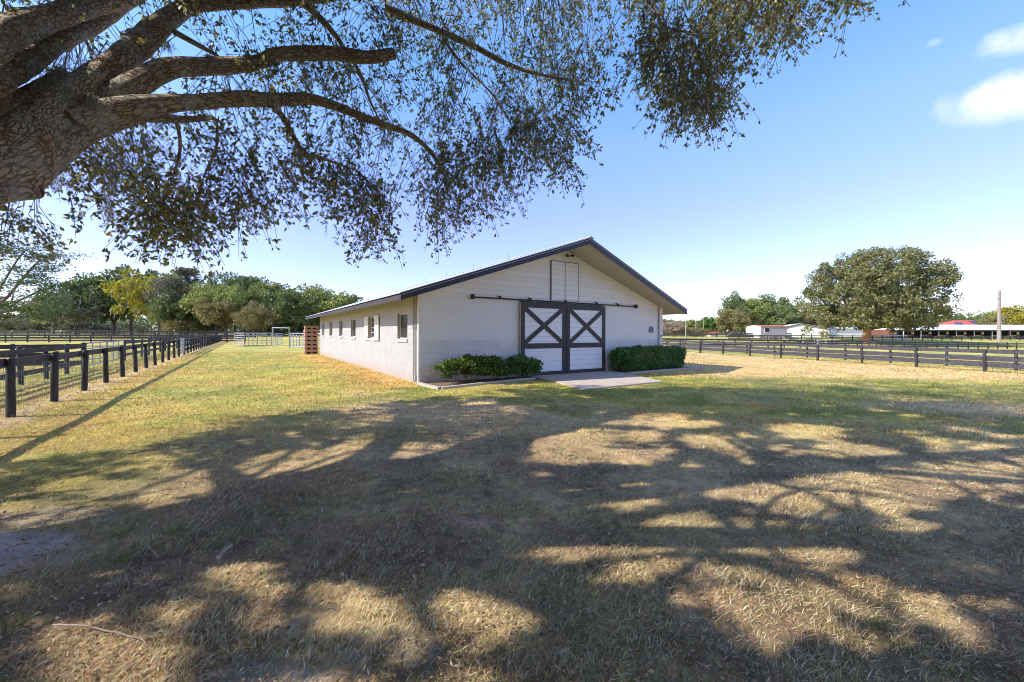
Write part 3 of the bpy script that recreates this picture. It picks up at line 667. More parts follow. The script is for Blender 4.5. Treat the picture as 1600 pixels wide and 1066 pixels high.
def bw(s, o, z=0):
    "barn local (along front, out from front) -> world"
    return (CX + D2[0] * s - D1[0] * o, CY + D2[1] * s - D1[1] * o, z)
# concrete apron, edging, mulch bed
mb = MB(); z0 = -.06
poly = [bw(4.35, .14), bw(4.12, 1.8), bw(3.55, 3.85), bw(7.25, 3.85), bw(7.9, 2.4), bw(8.5, 1.35), bw(8.55, .14)]
q1, q2 = [bw(4.02, 2.0), bw(8.1, 2.0)], [bw(4.02, 2.02), bw(8.1, 2.02)]
for pl in ([bw(4.35, .14), bw(4.08, 2.0), bw(8.1, 2.0), bw(8.5, 1.35), bw(8.55, .14)], [bw(4.08, 2.02), bw(3.55, 3.85), bw(7.25, 3.85), bw(7.9, 2.4), bw(8.1, 2.02)]): mb.prism([(x, y, z0) for x, y, z in pl], (0, 0, .095))
o = mb.build('door_apron', M['concrete']); tag(o, 'pale concrete apron in front of the sliding doors', 'concrete pad')
def ribbon(pts, w, z0, z1, name, m, label, cat):
    mb = MB(); pp, _ = catmull([bw(s, o) for s, o in pts], [1] * len(pts), 5)
    L_ = []; R_ = []
    for i, p in enumerate(pp):
        d = pp[min(i + 1, len(pp) - 1)] - pp[max(i - 1, 0)]; d = d / np.linalg.norm(d); nrm = np.array([-d[1], d[0], 0]) * w / 2
        L_.append(p + nrm); R_.append(p - nrm)
    for i in range(len(pp) - 1):
        a, b, c, d = L_[i], R_[i], R_[i + 1], L_[i + 1]
        mb.prism([(q[0], q[1], z0) for q in (a, b, c, d)], (0, 0, z1 - z0))
    o = mb.build(name, M[m]); tag(o, label, cat); return o
ribbon([(-.02, .06), (-.02, .8), (.07, 1.5)], .12, -.05, .075, 'garden_edging', 'kerb', 'short concrete edging running out from the near corner of the barn', 'edging')
ribbon([(.13, 1.5), (1.0, 1.32), (2.2, 1.06), (3.2, .92), (4.0, .86)], .12, -.05, .07, 'garden_edging', 'kerb', 'curved concrete edging in front of the two loose shrubs', 'edging')
ribbon([(8.62, 1.25), (10.5, 1.2), (12.4, 1.2), (13.9, 1.15)], .16, -.05, .06, 'garden_edging', 'kerb', 'concrete edging along the clipped hedge', 'edging')
mb = MB(); mb.quad(*[bw(s, o, .035) for s, o in ((0.05, .06), (.12, 1.42), (1.0, 1.25), (2.2, 1.0), (3.2, .85), (4.05, .78), (4.1, .1))]); mb.quad(*[bw(s, o, .03) for s, o in ((8.7, .1), (8.7, 1.15), (13.7, 1.05), (13.7, .1))])
tag(mb.build('mulch_bed', M['mulch']), kind='structure')

def bush(name, label, cat, s0, s1, o0, o1, h, m, n, size, seed, boxy=False, stems=True):
    rng = np.random.default_rng(seed)
    c = bw((s0 + s1) / 2, (o0 + o1) / 2)
    root = empty(name, c, barn.rotation_euler[2], label=label, cat=cat)
    hx = (s1 - s0) / 2; hy = (o1 - o0) / 2
    if boxy:
        # clipped hedge: leaves near the surface of a rounded box, slightly flared upwards
        p = rng.uniform(-1, 1, (n, 3)); k = rng.integers(0, 6, n)
        for a in range(3):
            mk = k == a; p[mk, a] = 1
            mk = k == a + 3; p[mk, a] = -1
        p[(k == 5), 2] = 1
        pr = np.abs(p) ** 5; r = pr.sum(1) ** .2; p = p / r[:, None]
        p *= (1 - .16 * rng.random(n) ** 1.5)[:, None]
        bump = 1 + .12 * (fbm(p[:, 0] * hx * 2.2 + 9, p[:, 1] * 2 + p[:, 2] * 3, seed) - .5) * 2
        fl_ = .90 + .10 * (p[:, 2] + 1) / 2
        pos = np.stack([p[:, 0] * hx * fl_ * bump, p[:, 1] * hy * (.8 + .2 * (p[:, 2] + 1) / 2) * bump, (p[:, 2] + 1) / 2 * h * bump * .98 + .02], -1)
        ax = np.stack([p[:, 0] * .4, p[:, 1] * .8, p[:, 2] * .6 + .5], -1) + rng.normal(size=(n, 3)) * .8
    else:
        m_ = 70; cen = rng.uniform(-1, 1, (m_, 3)); cen[:, 2] = rng.random(m_)
        rad = .13 + .10 * rng.random(m_)
        cx = cen[:, 0] * (hx - .1); cy_ = cen[:, 1] * (hy - .1)
        prof = 1 - .35 * np.abs(cen[:, 0]) ** 3 - .15 * np.abs(cen[:, 1]) ** 2
        cz = (.22 + .72 * cen[:, 2] * prof) * h * (.85 + .25 * rng.random(m_))
        q = rng.integers(0, m_, n); d = unit(rng.normal(size=(n, 3))); d[:, 2] = np.abs(d[:, 2]) * .9 - .15
        pos = np.stack([cx[q], cy_[q], cz[q]], -1) + d * (rad[q] * (.6 + .5 * rng.random(n)))[:, None]
        pos[:, 2] = np.maximum(pos[:, 2], .05); ax = d + rng.normal(size=(n, 3)) * .5 + np.array([0, 0, .5])
    v, f = leaves(pos, ax, size * (.5 + .8 * rng.random(len(pos))), rng, .55, .12)
    link_mesh(fast_mesh('foliage', v, f), 'foliage', M[m], root)
    mb = MB()
    for k in range(26 if boxy else 16):
        x0 = rng.uniform(-hx, hx) * .85; y0 = rng.uniform(-hy, hy) * .5
        mb.tube([(x0, y0, -.05), (x0 + rng.normal() * .05, y0, h * .4), (x0 + rng.normal() * .15, y0 + rng.normal() * .08, h * .8)], [.014, .010, .004], 5)
    mb.build('stems', M['twig'], root)
    if boxy:
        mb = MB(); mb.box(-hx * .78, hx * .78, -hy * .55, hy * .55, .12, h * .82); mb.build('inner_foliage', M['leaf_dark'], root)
    return root
bush('shrub', 'bright green loose shrub nearest the barn corner, widest of the two shrubs', 'shrub', .30, 3.0, .25, 1.05, .86, 'leaf_shrub', 8000, .095, 3)
bush('shrub', 'smaller dark green shrub beside the left edge of the sliding doors', 'shrub', 3.02, 4.35, .25, .90, .78, 'leaf_hedge', 5000, .10, 4)
bush('hedge', 'clipped dark green box-shaped hedge right of the sliding doors', 'hedge', 8.5, 13.25, .12, .98, 1.0, 'leaf_hedge', 15000, .105, 5, True)

# stack of slatted crates at the far end of the side wall
crp = (-.98, 21.15)
cr_x = CX + D2[0] * crp[0] + D1[0] * crp[1]; cr_y = CY + D2[1] * crp[0] + D1[1] * crp[1]
def crate_obj(z, label, seed):
    root = empty('wooden_crate', (cr_x, cr_y, z), barn.rotation_euler[2] + (seed % 3 - 1) * .02, label=label, cat='crate', group='wooden crates stacked at the end of the barn')
    return root
proto = None
lab = ['lowest', 'second from below', 'third from below', 'middle one', 'third from the top', 'second from the top', 'topmost']
z = 0.02
for k in range(7):
    root = crate_obj(z, 'reddish wooden crate, %s of the stack at the far barn end' % lab[k], k)
    if proto is None:
        mb = MB(); mb.box(0, .9, 0, .9, 0, .05); pass; a = mb.build('base', M['pallet'], root)
        mb = MB()
        mb.box(-.004, .904, -.004, .904, .165, .30)
        for (x, y) in ((0, 0), (0, .78), (.78, 0), (.78, .78), (0, .39), (.78, .39), (.39, 0), (.39, .78)): mb.box(x, x + .12, y, y + .12, .051, .1645)
        b = mb.build('sides', M['pallet'], root); mb = MB(); mb.box(.13, .77, .13, .77, .0515, .164); c_ = mb.build('hollow_shade', M['stable_dark'], root); proto = (a, b, c_)  # dark inner box stands in for the shade seen through the crate openings
    else:
        for s in proto: c = s.copy(); COL.objects.link(c); c.parent = root
    z += .305
mb = MB(); pp, rr_ = catmull([(0, 0, 1.55), (-.06, 0, 1.5), (-.10, 0, 1.0), (-.03, 0, .5), (-.05, 0, .02)], [.02] * 5, 5); mb.tube(pp, rr_, 8)
o = mb.build('garden_hose', M['hose']); o.location = (CX + D2[0] * -.1 + D1[0] * 20.85, CY + D2[1] * -.1 + D1[1] * 20.85, 0); tag(o, 'yellow hose hanging down the far end of the barn wall', 'hose')

# ------------------------------------------------------------------ fences
POSTM = {}
def fence(a, b, label, spacing=2.4, h=1.14, rails=(.33, .64, .98), rw=.15, r=.065, m='fence', pm='post', side=1, square=False, wire=False, sag=.012, group=None, skip=None, cat='fence', seed=0, name='board_fence', double_top=False):
    a = np.array(a, float); b = np.array(b, float); L0 = np.linalg.norm(b - a); d = (b - a) / L0; nrm = np.array([-d[1], d[0]]) * side
    root = empty(name, (a[0], a[1], tz(*a)), 0, label=label, cat=cat, group=group)
    n = int(round(L0 / spacing)); rr = random.Random(seed + 1)
    key = (round(h, 2), round(r, 3), square, pm)
    if key not in POSTM:
        mb = MB()
        if square: mb.box(-r, r, -r, r, -.5, h)
        else: mb.tube([(0, 0, -.5), (0, 0, .0), (0.004, 0, h * .5), (0, .003, h - .015), (0, 0, h)], [r * 1.04, r * 1.03, r, r * .97, r * .86], 14, wob=.05, seed=3)
        me = bpy.data.meshes.new('post'); me.from_pydata(mb.v, [], mb.f); me.update(); me.materials.append(M[pm]); POSTM[key] = me
        if not square:
            for p in me.polygons: p.use_smooth = len(p.vertices) == 4
    me = POSTM[key]; P0 = []
    for k in range(n + 1):
        q = a + d * (L0 * k / n); P0.append(q)
        if skip and skip(k): continue
        o = bpy.data.objects.new('post', me); COL.objects.link(o); o.parent = root
        o.location = (q[0] - a[0], q[1] - a[1], tz(*q) - tz(*a)); o.rotation_euler = (rr.uniform(-.035, .035), rr.uniform(-.035, .035), rr.uniform(0, 6.28) if not square else math.atan2(d[1], d[0])); o.scale = (1, 1, 1 + rr.uniform(-.03, .03))
    for hr in rails:
        mb = MB()
        for k in range(n):
            if skip and (skip(k) or skip(k + 1)): continue
            p, q = P0[k], P0[k + 1]; o_ = nrm * (r + .016)
            j0, j1 = rr.uniform(-sag, sag), rr.uniform(-sag, sag)
            e = d * .006
            mb.bar((p[0] + o_[0] - a[0] + e[0], p[1] + o_[1] - a[1] + e[1], tz(*p) - tz(*a) + hr + j0), (q[0] + o_[0] - a[0] - e[0], q[1] + o_[1] - a[1] - e[1], tz(*q) - tz(*a) + hr + j1), .028, rw)
        if mb.f: mb.build('rail', M[m], root)
    if wire:
        mb = MB(); o_ = nrm * (r + .045); nb = min(n, wire)
        for k in range(nb):
            p, q = P0[k] + o_, P0[k + 1] + o_; zp = tz(*p) - tz(*a); zq = tz(*q) - tz(*a)
            for hz_ in np.arange(.05, .95, .1): mb.bar((p[0] - a[0], p[1] - a[1], zp + hz_), (q[0] - a[0], q[1] - a[1], zq + hz_), .003, .003)
            m2 = max(2, int(L0 / n / .1))
            for i in range(m2):
                t = (i + .5) / m2; w_ = p * (1 - t) + q * t; zz = zp * (1 - t) + zq * t
                mb.bar((w_[0] - a[0], w_[1] - a[1], zz + .03), (w_[0] - a[0], w_[1] - a[1], zz + .95), .0025, .0025, up=(1, 0, 0))
        mb.build('wire_mesh', M['wire'], root)
    return root
def along(p, d, t): return (p[0] + d[0] * t, p[1] + d[1] * t)
A0 = (-9.64, 7.76)
fence(along(A0, D1, -4.2), along(A0, D1, 23.1), 'near black post fence with one top board, beside the left lawn', 2.1, 1.14, (1.04,), wire=9, side=1, name='board_fence', seed=1)
fence(along(A0, D1, 26.0), along(A0, D1, 78.5), 'black post fence continuing beyond the grey tube gate to the far end of the lawn', 2.1, 1.14, (.34, .66, 1.0), side=1, seed=2)
B0 = (-15.8, 13.5)
fence(along(B0, D1, -7), along(B0, D1, 4.3), 'black three board fence just behind the near left fence', 1.9, 1.15, (.36, .70, 1.04), side=-1, seed=3)
B1 = along(B0, D1, 4.3)
fence(B1, along(B1, (-.835, -.55), 12), 'black three board fence turning left from the corner behind the near fence', 2.0, 1.15, (.36, .70, 1.04), rw=.16, side=1, seed=4)
B2 = along(B0, D1, 11.2)
fence(B2, along(B2, D1, 48), 'black board fence running behind the near left fence beyond the white tube gate', 2.3, 1.2, (.36, .70, 1.04), side=-1, seed=5)
fence((-86, 58), (-44, 66.5), 'black three board fence crossing the left paddock, nearest of the cross fences', 2.6, 1.25, (.30, .68, 1.08), rw=.27, r=.09, side=-1, seed=6)
fence((-110, 78), (-56, 88), 'black three board fence behind the nearest cross fence', 2.7, 1.3, (.33, .70, 1.12), rw=.19, r=.09, side=-1, seed=7)
fence((-104, 94), (-36, 108), 'dark board fence in front of the left tree line', 2.6, 1.35, (.33, .70, 1.12), rw=.2, r=.1, side=-1, seed=8)
fence((-190, 128), (-70, 128), 'farthest thin dark board fence on the left below the mossy trees', 3.6, 1.35, (.45, .8, 1.15), rw=.13, side=-1, seed=9, m='fence_far')
fence((-160, 140), (-95, 140), 'white board fence far below the yellow tree', 3.2, 1.5, (.4, .8, 1.2), rw=.2, side=-1, seed=10, m='white_plain', pm='white_plain', square=True)
E0 = (24.8, 14.7); E1 = (15.0, 45.0)
fence(E0, E1, 'near black four-rail look paddock fence on the right with wire mesh', 2.62, 1.1, (.33, .63, .99), rw=.155, side=-1, m='fence_far', wire=3, seed=11).__setitem__('label', 'nearest black board fence on the right, three boards and wire mesh')
fence((27.7, 15.7), (17.8, 46.5), 'second black board fence on the right, just behind the nearest', 2.75, 1.12, (.33, .63, 1.0), rw=.15, side=-1, m='fence_far', seed=12)
fence((17.5, 58), (46, 61), 'dark board fence crossing behind the right hand paddock fences near the hedge', 2.5, 1.15, (.36, .70, 1.06), rw=.24, r=.09, side=-1, m='fence', seed=13)
fence((46.5, 61), (120, 80), 'black board fence passing in front of the big round oak', 2.55, 1.15, (.36, .70, 1.02), rw=.19, r=.085, side=-1, m='fence_far', seed=14)
fence((50, 93), (135, 98), 'black board fence between the big round oak and the stable', 2.5, 1.2, (.36, .70, 1.05), rw=.18, r=.09, side=-1, m='fence_far', seed=15)
fence((32, 112), (72, 104), 'dark board fence in front of the small white house', 2.6, 1.3, (.38, .78, 1.15), rw=.26, r=.1, side=-1, m='fence', seed=16)
fence((60, 97), (56, 62), 'black board fence running away towards the white metal barn', 3.0, 1.15, (.36, .70, 1.02), rw=.15, side=-1, m='fence_far', seed=17)
fence((48.0, 66.5), (52.6, 67.5), 'short white board fence panel in the right paddock', 2.3, 1.15, (.3, .65, 1.02), rw=.16, side=-1, m='white_plain', pm='white_plain', square=True, seed=18)
fence((86, 97), (96, 98), 'short pale board panel behind the trunk of the big round oak', 2.4, 1.2, (.3, .65, 1.05), rw=.16, side=-1, m='white_plain', pm='white_plain', square=True, seed=19)

def tube_gate(a, b, label, h=1.15, bars=5, z0=.18, r=.024, name='tube_gate', cat='gate', uprights=3, m='galv', group=None):
    a = np.array(a, float); b = np.array(b, float)
    root = empty(name, (a[0], a[1], tz(*a)), 0, label=label, cat=cat, group=group); q = b - a; dz = tz(*b) - tz(*a)
    mb = MB(); mb.tube([(0, 0, z0), (0, 0, h)], r * 1.2, 8); mb.tube([(q[0], q[1], z0 + dz), (q[0], q[1], h + dz)], r * 1.2, 8)
    mb.tube([(0, 0, h), (q[0], q[1], h + dz)], r * 1.2, 8); mb.tube([(0, 0, z0), (q[0], q[1], z0 + dz)], r * 1.2, 8); mb.build('frame', M[m], root)
    mb = MB()
    for k in range(1, bars - 1):
        z = z0 + (h - z0) * k / (bars - 1); mb.tube([(0, 0, z), (q[0], q[1], z + dz)], r, 6)
    for k in range(1, uprights): mb.tube([(q[0] * k / uprights, q[1] * k / uprights, z0 + dz * k / uprights), (q[0] * k / uprights, q[1] * k / uprights, h + dz * k / uprights)], r, 6)
    mb.build('bars', M[m], root)
    return root
g0 = along(B1, D1, .15); g1 = along(B1, D1, 3.4); g2 = along(B1, D1, 6.7)
tube_gate(g0, g1, 'silver tube gate beside the corner post behind the near left fence', m='galv', group=None)
tube_gate(along(B1, D1, 3.5), g2, 'second silver tube gate, further along behind the near left fence')
tube_gate(along(A0, D1, 23.35), along(A0, D1, 25.75), 'grey tube gate set into the left fence line', bars=6, h=1.2)
# pipe corral at the end of the lawn
def pen_panel(a, b, label): return tube_gate(a, b, label, h=1.55, bars=6, z0=.15, r=.038, name='corral_panel', cat='panel', uprights=3, group='silver corral panels at the end of the lawn')
C0 = [P(367, 0, 49.5)[:2], P(382, 0, 45.5)[:2], P(402, 0, 46)[:2], P(424, 0, 46.5)[:2]]
for k, lb in enumerate(('leftmost silver corral panel turning away at the end', 'silver corral panel second from the left end', 'silver corral panel just left of the tall gate arch')): pen_panel(C0[k], C0[k + 1], lb)
ga, gb_ = P(426.5, 0, 45.5)[:2], P(452, 0, 43.5)[:2]
root = empty('gate_arch', (ga[0], ga[1], 0), 0, label='tall silver pipe gate frame standing above the corral panels', cat='gate frame')
mb = MB(); q = (gb_[0] - ga[0], gb_[1] - ga[1]); mb.tube([(0, 0, 0), (0, 0, 2.15)], .05, 8); mb.tube([(q[0], q[1], 0), (q[0], q[1], 2.1)], .05, 8); mb.build('uprights', M['galv'], root)
mb = MB(); mb.tube([(-.05, 0, 2.17), (q[0] + .05, q[1], 2.12)], .045, 8); mb.build('crossbar', M['galv'], root)
C1 = [P(454, 0, 43.5)[:2], P(468, 0, 42.5)[:2], P(484, 0, 41.5)[:2], P(500, 0, 41)[:2]]
for k, lb in enumerate(('silver corral panel just right of the tall gate arch', 'silver corral panel next to the crate stack', 'silver corral panel half hidden behind the crate stack')): pen_panel(C1[k], C1[k + 1], lb)
tube_gate(P(430, 0, 47.5)[:2], P(441, 0, 52.5)[:2], 'open silver gate swung inside the tall gate arch', h=1.5, bars=6, r=.03)

# ------------------------------------------------------------------ far buildings
def house_box(root, w_, d_, h, roofh, wall, roof, over=.3, parts=True):
    mb = MB(); mb.prism([(0, 0, -.6), (w_, 0, -.6), (w_, 0, h), (w_ / 2, 0, h + roofh), (0, 0, h)], (0, d_, 0)); wl = mb.build('wall', M[wall], root)
    k = roofh / (w_ / 2)
    mb = MB()
    mb.prism([(w_ / 2, -over, h + roofh + .03), (-over, -over, h - over * k + .03), (-over, -over, h - over * k + .2), (w_ / 2, -over, h + roofh + .2)], (0, d_ + 2 * over, 0))
    mb.prism([(w_ / 2 + .001, -over, h + roofh + .03), (w_ + over, -over, h - over * k + .03), (w_ + over, -over, h - over * k + .2), (w_ / 2 + .001, -over, h + roofh + .2)], (0, d_ + 2 * over, 0))
    mb.build('roof', M[roof], root); return wl
M['roof_white'] = noisy('white_metal_roof', (.80, .80, .82), (.72, .72, .75), .5, .4, .02, metal=.1)
# white metal barn (gable towards us, long side to the right)
x, y, _ = P(1210, 0, 112)
rt = empty('metal_barn', (x, y, tz(x, y)), math.radians(-22), label='big white metal clad barn with low gable, left of the round oak', cat='barn')
house_box(rt, 12.4, 26, 2.35, 1.35, 'white_metal', 'roof_white', .3)
mb = MB(); mb.bar((0 - .3, -.35, 2.26), (6.2, -.35, 3.78), .06, .2); mb.bar((6.2, -.35, 3.78), (12.7, -.35, 2.26), .06, .2); mb.build('gable_trim', M['trim_dark'], rt)
x, y, _ = P(1262, 0, 132)
rt = empty('metal_barn', (x, y, tz(x, y)), math.radians(4), label='white roofed long shed rising behind the white metal barn', cat='barn')
mb = MB(); mb.box(0, 27, 0, 14, -.5, 2.9); mb.build('wall', M['white_plain'], rt)
mb = MB(); mb.prism([(-.4, -.5, 2.9), (-.4, 14.5, 2.9), (-.4, 7, 4.4)], (27.8, 0, 0)); mb.build('roof', M['roof_white'], rt)
# small white house
x, y, _ = P(1188.5, 0, 103)
rt = empty('mobile_home', (x, y, tz(x, y)), math.radians(8), label='small white mobile home with lilac shade-coloured side and thin reddish roof', cat='mobile home')
mb = MB(); mb.box(0, 7.6, 0, 5, .65, 3.0); mb.build('wall', M['lilac'], rt)
mb = MB(); mb.prism([(-.035, -.01, .6), (-.035, -.01, 2.95), (-.035, 2.5, 3.35), (-.035, 5, 2.95), (-.035, 5, .6)], (.03, 0, 0)); mb.build('end_wall', M['white_plain'], rt)
mb = MB(); mb.box(.2, 7.4, .2, 4.8, -.5, .645); mb.build('skirting', M['white_plain'], rt)
mb = MB(); mb.prism([(-.005, -.15, 3.01), (-.005, 5.15, 3.01), (-.005, 2.5, 3.42)], (7.8, 0, 0)); mb.build('roof', M['roof_orange'], rt)
mb = MB(); mb.box(1.2, 2.5, -.05, -.005, 1.5, 2.6); wn = mb.build('window', M['glass'], rt)
mb = MB(); mb.box(1.1, 1.19, -.06, -.004, 1.4, 2.7); mb.box(2.51, 2.6, -.06, -.004, 1.4, 2.7); mb.box(1.19, 2.51, -.06, -.004, 2.61, 2.7); mb.box(1.19, 2.51, -.06, -.004, 1.4, 1.49); mb.build('frame', M['white_plain'], wn)
# low stable
x, y, _ = P(1400, 0, 106)
rt = empty('stable', (x, y, tz(x, y)), math.radians(-3), label='long low brown stable with pale metal roof and open stalls', cat='stable')
mb = MB(); mb.box(0, 62, 2.2, 9, -.5, 2.35); mb.build('wall', M['stable_wall'], rt)
mb = MB(); mb.prism([(1.5, -.4, 2.2), (1.5, 11, 2.2), (1.5, 5.0, 3.75)], (62, 0, 0)); mb.build('roof', M['roof_white'], rt)
mb = MB(); mb.box(1.4, 63.5, -.5, -.405, 1.98, 2.28); mb.build('eave_board', M['fence_far'], rt)
k = 0
for xx in np.arange(2.2, 60, 4.4):
    mb = MB(); mb.box(xx, xx + 1.5, 2.12, 2.195, -.2, 2.1); mb.build('stall_door', M['stable_dark'], rt)
    mb = MB(); mb.box(xx + 2.0, xx + 3.5, 2.12, 2.195, .95, 1.75); wn = mb.build('window', M['stable_dark'], rt)
    mb = MB(); mb.box(xx + 1.95, xx + 3.55, 2.11, 2.197, .83, .94); mb.build('sill', M['trim_white'], wn)
    mb = MB(); mb.box(xx - .35, xx - .22, 0, .13, -.3, 1.98); mb.build('post', M['trim_white'], rt)
    mb = MB(); mb.box(xx - .9, xx - .4, 1.9, 2.1, 1.15, 1.75); mb.build('wall_lamp' if False else 'hanging_basket', M['white_plain'], rt)
# clipped bushes in front of the stable
for k, (px, ln) in enumerate(((1468, 9), (1500, 14), (1528, 12), (1577, 7))):
    x, y, _ = P(px, 0, 103.5); rr = np.random.default_rng(k + 40); n = 1400
    d = unit(rr.normal(size=(n, 3))); pos = d * np.array([ln / 12 * 1.6, .6, .6]) * (.85 + .25 * rr.random(n))[:, None]; pos[:, 2] = np.abs(pos[:, 2]) + .05
    v, f = leaves(pos, d + rr.normal(size=(n, 3)) * .5, .2 + .1 * rr.random(n), rr, .6)
    o = link_mesh(fast_mesh('bush', v, f), 'bush', M['leaf_green' if k == 2 else 'leaf_mid']); o.location = (x, y, tz(x, y)); tag(o, ['small dull clipped bush in front of the stable, leftmost of four', 'wide clipped bush in front of the stable, second from the left', 'bright green clipped bush in front of the stable', 'clipped bush in front of the stable, right of the tall pole'][k], 'bush')
# red roofed house behind
x, y, _ = P(1488, 0, 150)
rt = empty('house', (x, y, tz(x, y)), 0, label='house with bright red roof and dark blue solar panels behind the stable', cat='house')
mb = MB(); mb.box(1, 15, 0, 10, -.5, 4.4); mb.build('wall', M['white_plain'], rt)
mb = MB(); mb.prism([(0, -.5, 4.2), (16.5, -.5, 4.2), (13.5, 5, 6.4), (6, 5, 6.4)], (0, .05, .15)); mb.prism([(0, -.5, 4.2), (6, 5, 6.4), (6, 5.2, 6.4), (0, 10.5, 4.2)], (0, 0, .12)); mb.build('roof', M['roof_red'], rt)
mb = MB()
def onroof(u, v): # u across 0..1, v up
    return ((0 * (1 - v) + 6 * v) + ((16.5 - 0) * (1 - v) + 7.5 * v) * u, -.5 + 5.5 * v - .02, 4.2 + 2.2 * v + .22)
for (u0, u1, v0, v1) in ((.02, .27, .08, .55), (.58, .93, .15, .85)): mb.prism([onroof(u0, v0), onroof(u1, v0), onroof(u1 - .02, v1), onroof(u0 + .02, v1)], (0, -.02, .05))
mb.build('solar_panels', M['solar'], rt)
x, y, _ = P(1558, 0, 150)
rt = empty('house', (x, y, tz(x, y)), 0, label='house with orange brown roof behind the tall wooden pole', cat='house')
mb = MB(); mb.box(.5, 11, 0, 8, -.5, 4.2); mb.build('wall', M['white_plain'], rt); mb = MB(); mb.prism([(0, -.4, 4.2), (12.5, -.4, 4.2), (9.0, 4, 6.0), (3.5, 4, 6.0)], (0, .1, .15)); mb.build('roof', M['roof_orange'], rt)
# poles
def pole(px, pt, D, r, label, arm=False, m='pole'):
    x, y, zt = P(px, pt, D); z0 = tz(x, y); rt = empty('utility_pole', (x, y, z0), 0, label=label, cat='pole')
    mb = MB(); mb.tube([(0, 0, -.5), (0, 0, (zt - z0) / 2), (.02, 0, zt - z0)], [r * 1.15, r, r * .8], 10); mb.build('pole', M[m], rt)
    if arm == 'wire':
        mb = MB(); mb.tube([(-32, 3, zt - z0 + 1.5), (0, -.1, zt - z0 - .2), (11, -2, zt - z0 + .4)], .03, 4); mb.tube([(-32, 3, zt - z0 - .2), (0, -.1, zt - z0 - 1.2), (11, -2, zt - z0 - .9)], .03, 4); mb.build('wires', M['galv'], rt)
    elif arm:
        mb = MB(); mb.box(-.35, .35, -.06, .06, (zt - z0) - 2.3, (zt - z0) - 1.6); mb.build('bracket', M['wire'], rt)
pole(1561, 454, 92, .32, 'tall weathered wooden pole in front of the stable roof', True)
pole(1071.5, 484, 80, .11, 'thin pale pole just right of the barn eave', m='pole')
pole(1087.5, 497, 130, .14, 'thin pale distant pole, middle of three by the barn eave', m='pole')
pole(1099, 500, 130, .14, 'thin pale distant pole, rightmost of three by the barn eave', m='pole')
pole(1224.5, 486, 125, .2, 'pale wooden pole with wires above the white metal barn', 'wire')
x, y, _ = P(1133, 0, 125)
rt = empty('shed', (x - 4.5, y, tz(x, y)), 0, label='low distant shed with pale orange roof behind the dark fence', cat='shed'); house_box(rt, 5, 5, .9, .5, 'trim_white', 'roof_orange')

# ------------------------------------------------------------------ trees
def crown_cloud(rng, kind, n_leaf, size):
    "returns (positions, axes, sizes) of leaves in a unit tree: height 1, centred on the trunk"
    if kind == 'round':   nc = 95; c = unit(rng.normal(size=(nc, 3))) * (rng.random(nc) ** .35)[:, None]; c = c * np.array([.60, .60, .38]) + np.array([0, 0, .60]); rad = .055 + .065 * rng.random(nc)
    elif kind == 'broad': nc = 90; c = unit(rng.normal(size=(nc, 3))) * (rng.random(nc) ** .4)[:, None]; c = c * np.array([.74, .74, .37]) + np.array([0, 0, .60]); c[:, 2] -= .05 * (np.hypot(c[:, 0], c[:, 1]) > .5); rad = .07 + .06 * rng.random(nc)
    elif kind == 'tall':  nc = 60; c = unit(rng.normal(size=(nc, 3))) * (rng.random(nc) ** .4)[:, None]; c = c * np.array([.30, .30, .40]) + np.array([0, 0, .60]); rad = .06 + .045 * rng.random(nc)
    elif kind == 'pine':
        nc = 42; zz = .45 + .53 * rng.random(nc); a = rng.random(nc) * 6.28; rr = .26 * (1.1 - zz) / .65 * (.3 + .7 * rng.random(nc)) + .03
        c = np.stack([np.cos(a) * rr, np.sin(a) * rr, zz], -1); rad = .035 + .045 * rng.random(nc)
    elif kind == 'low':   nc = 60; c = rng.uniform(-1, 1, (nc, 3)) * np.array([.95, .5, .36]) + np.array([0, 0, .48]); rad = .12 + .08 * rng.random(nc)
    q = rng.integers(0, nc, n_leaf); d = unit(rng.normal(size=(n_leaf, 3)))
    pos = c[q] + d * (rad[q] * (.45 + .65 * rng.random(n_leaf)))[:, None] * np.array([1.15, 1.15, .72])
    ax = d + rng.normal(size=(n_leaf, 3)) * .6
    return pos, ax, size * (.6 + .8 * rng.random(n_leaf)), c
def tree_meshes(kind, n, size, seed, moss=0):
    rng = np.random.default_rng(seed)
    pos, ax, s, c = crown_cloud(rng, kind, n, size)
    v, f = leaves(pos, ax, s, rng, .7, .1)
    crown = fast_mesh('crown', v, f)
    mb = MB(); h0 = .42 if kind in ('tall', 'pine') else .22
    mb.tube([(0, 0, -.06), (0, 0, .03), (.006, 0, h0 * .6), (0, 0, h0)], [.034, .026, .02, .018], 8, wob=.1, seed=seed)
    if kind in ('pine', 'tall'): mb.tube([(0, 0, h0), (.008, 0, .7), (0, 0, .95)], [.018, .012, .004], 6)
    for k in rng.choice(len(c), 14 if kind != 'pine' else 10, replace=False):
        e = c[k]; m_ = (e * .45 + np.array([0, 0, h0 * .8 + .05]))
        if kind in ('pine',): mb.tube([(0, 0, e[2] - .03), tuple(e)], [.006, .003], 4)
        else: mb.tube([(0, 0, h0 * (.75 + .25 * rng.random())), tuple(m_), tuple(e)], [.013, .008, .003], 5)
    tr = bpy.data.meshes.new('trunk'); tr.from_pydata(mb.v, [], mb.f); tr.update(); tr.shade_smooth()
    mo = None
    if moss:
        q = rng.integers(0, len(c), moss); p = c[q] + rng.normal(size=(moss, 3)) * .05; p[:, 2] -= .04
        v, f = leaves(p, np.tile([0, 0, -1.0], (moss, 1)) + rng.normal(size=(moss, 3)) * .12, .05 + .07 * rng.random(moss), rng, .16, .02); mo = fast_mesh('moss', v, f)
    return crown, tr, mo
PROTO = {}
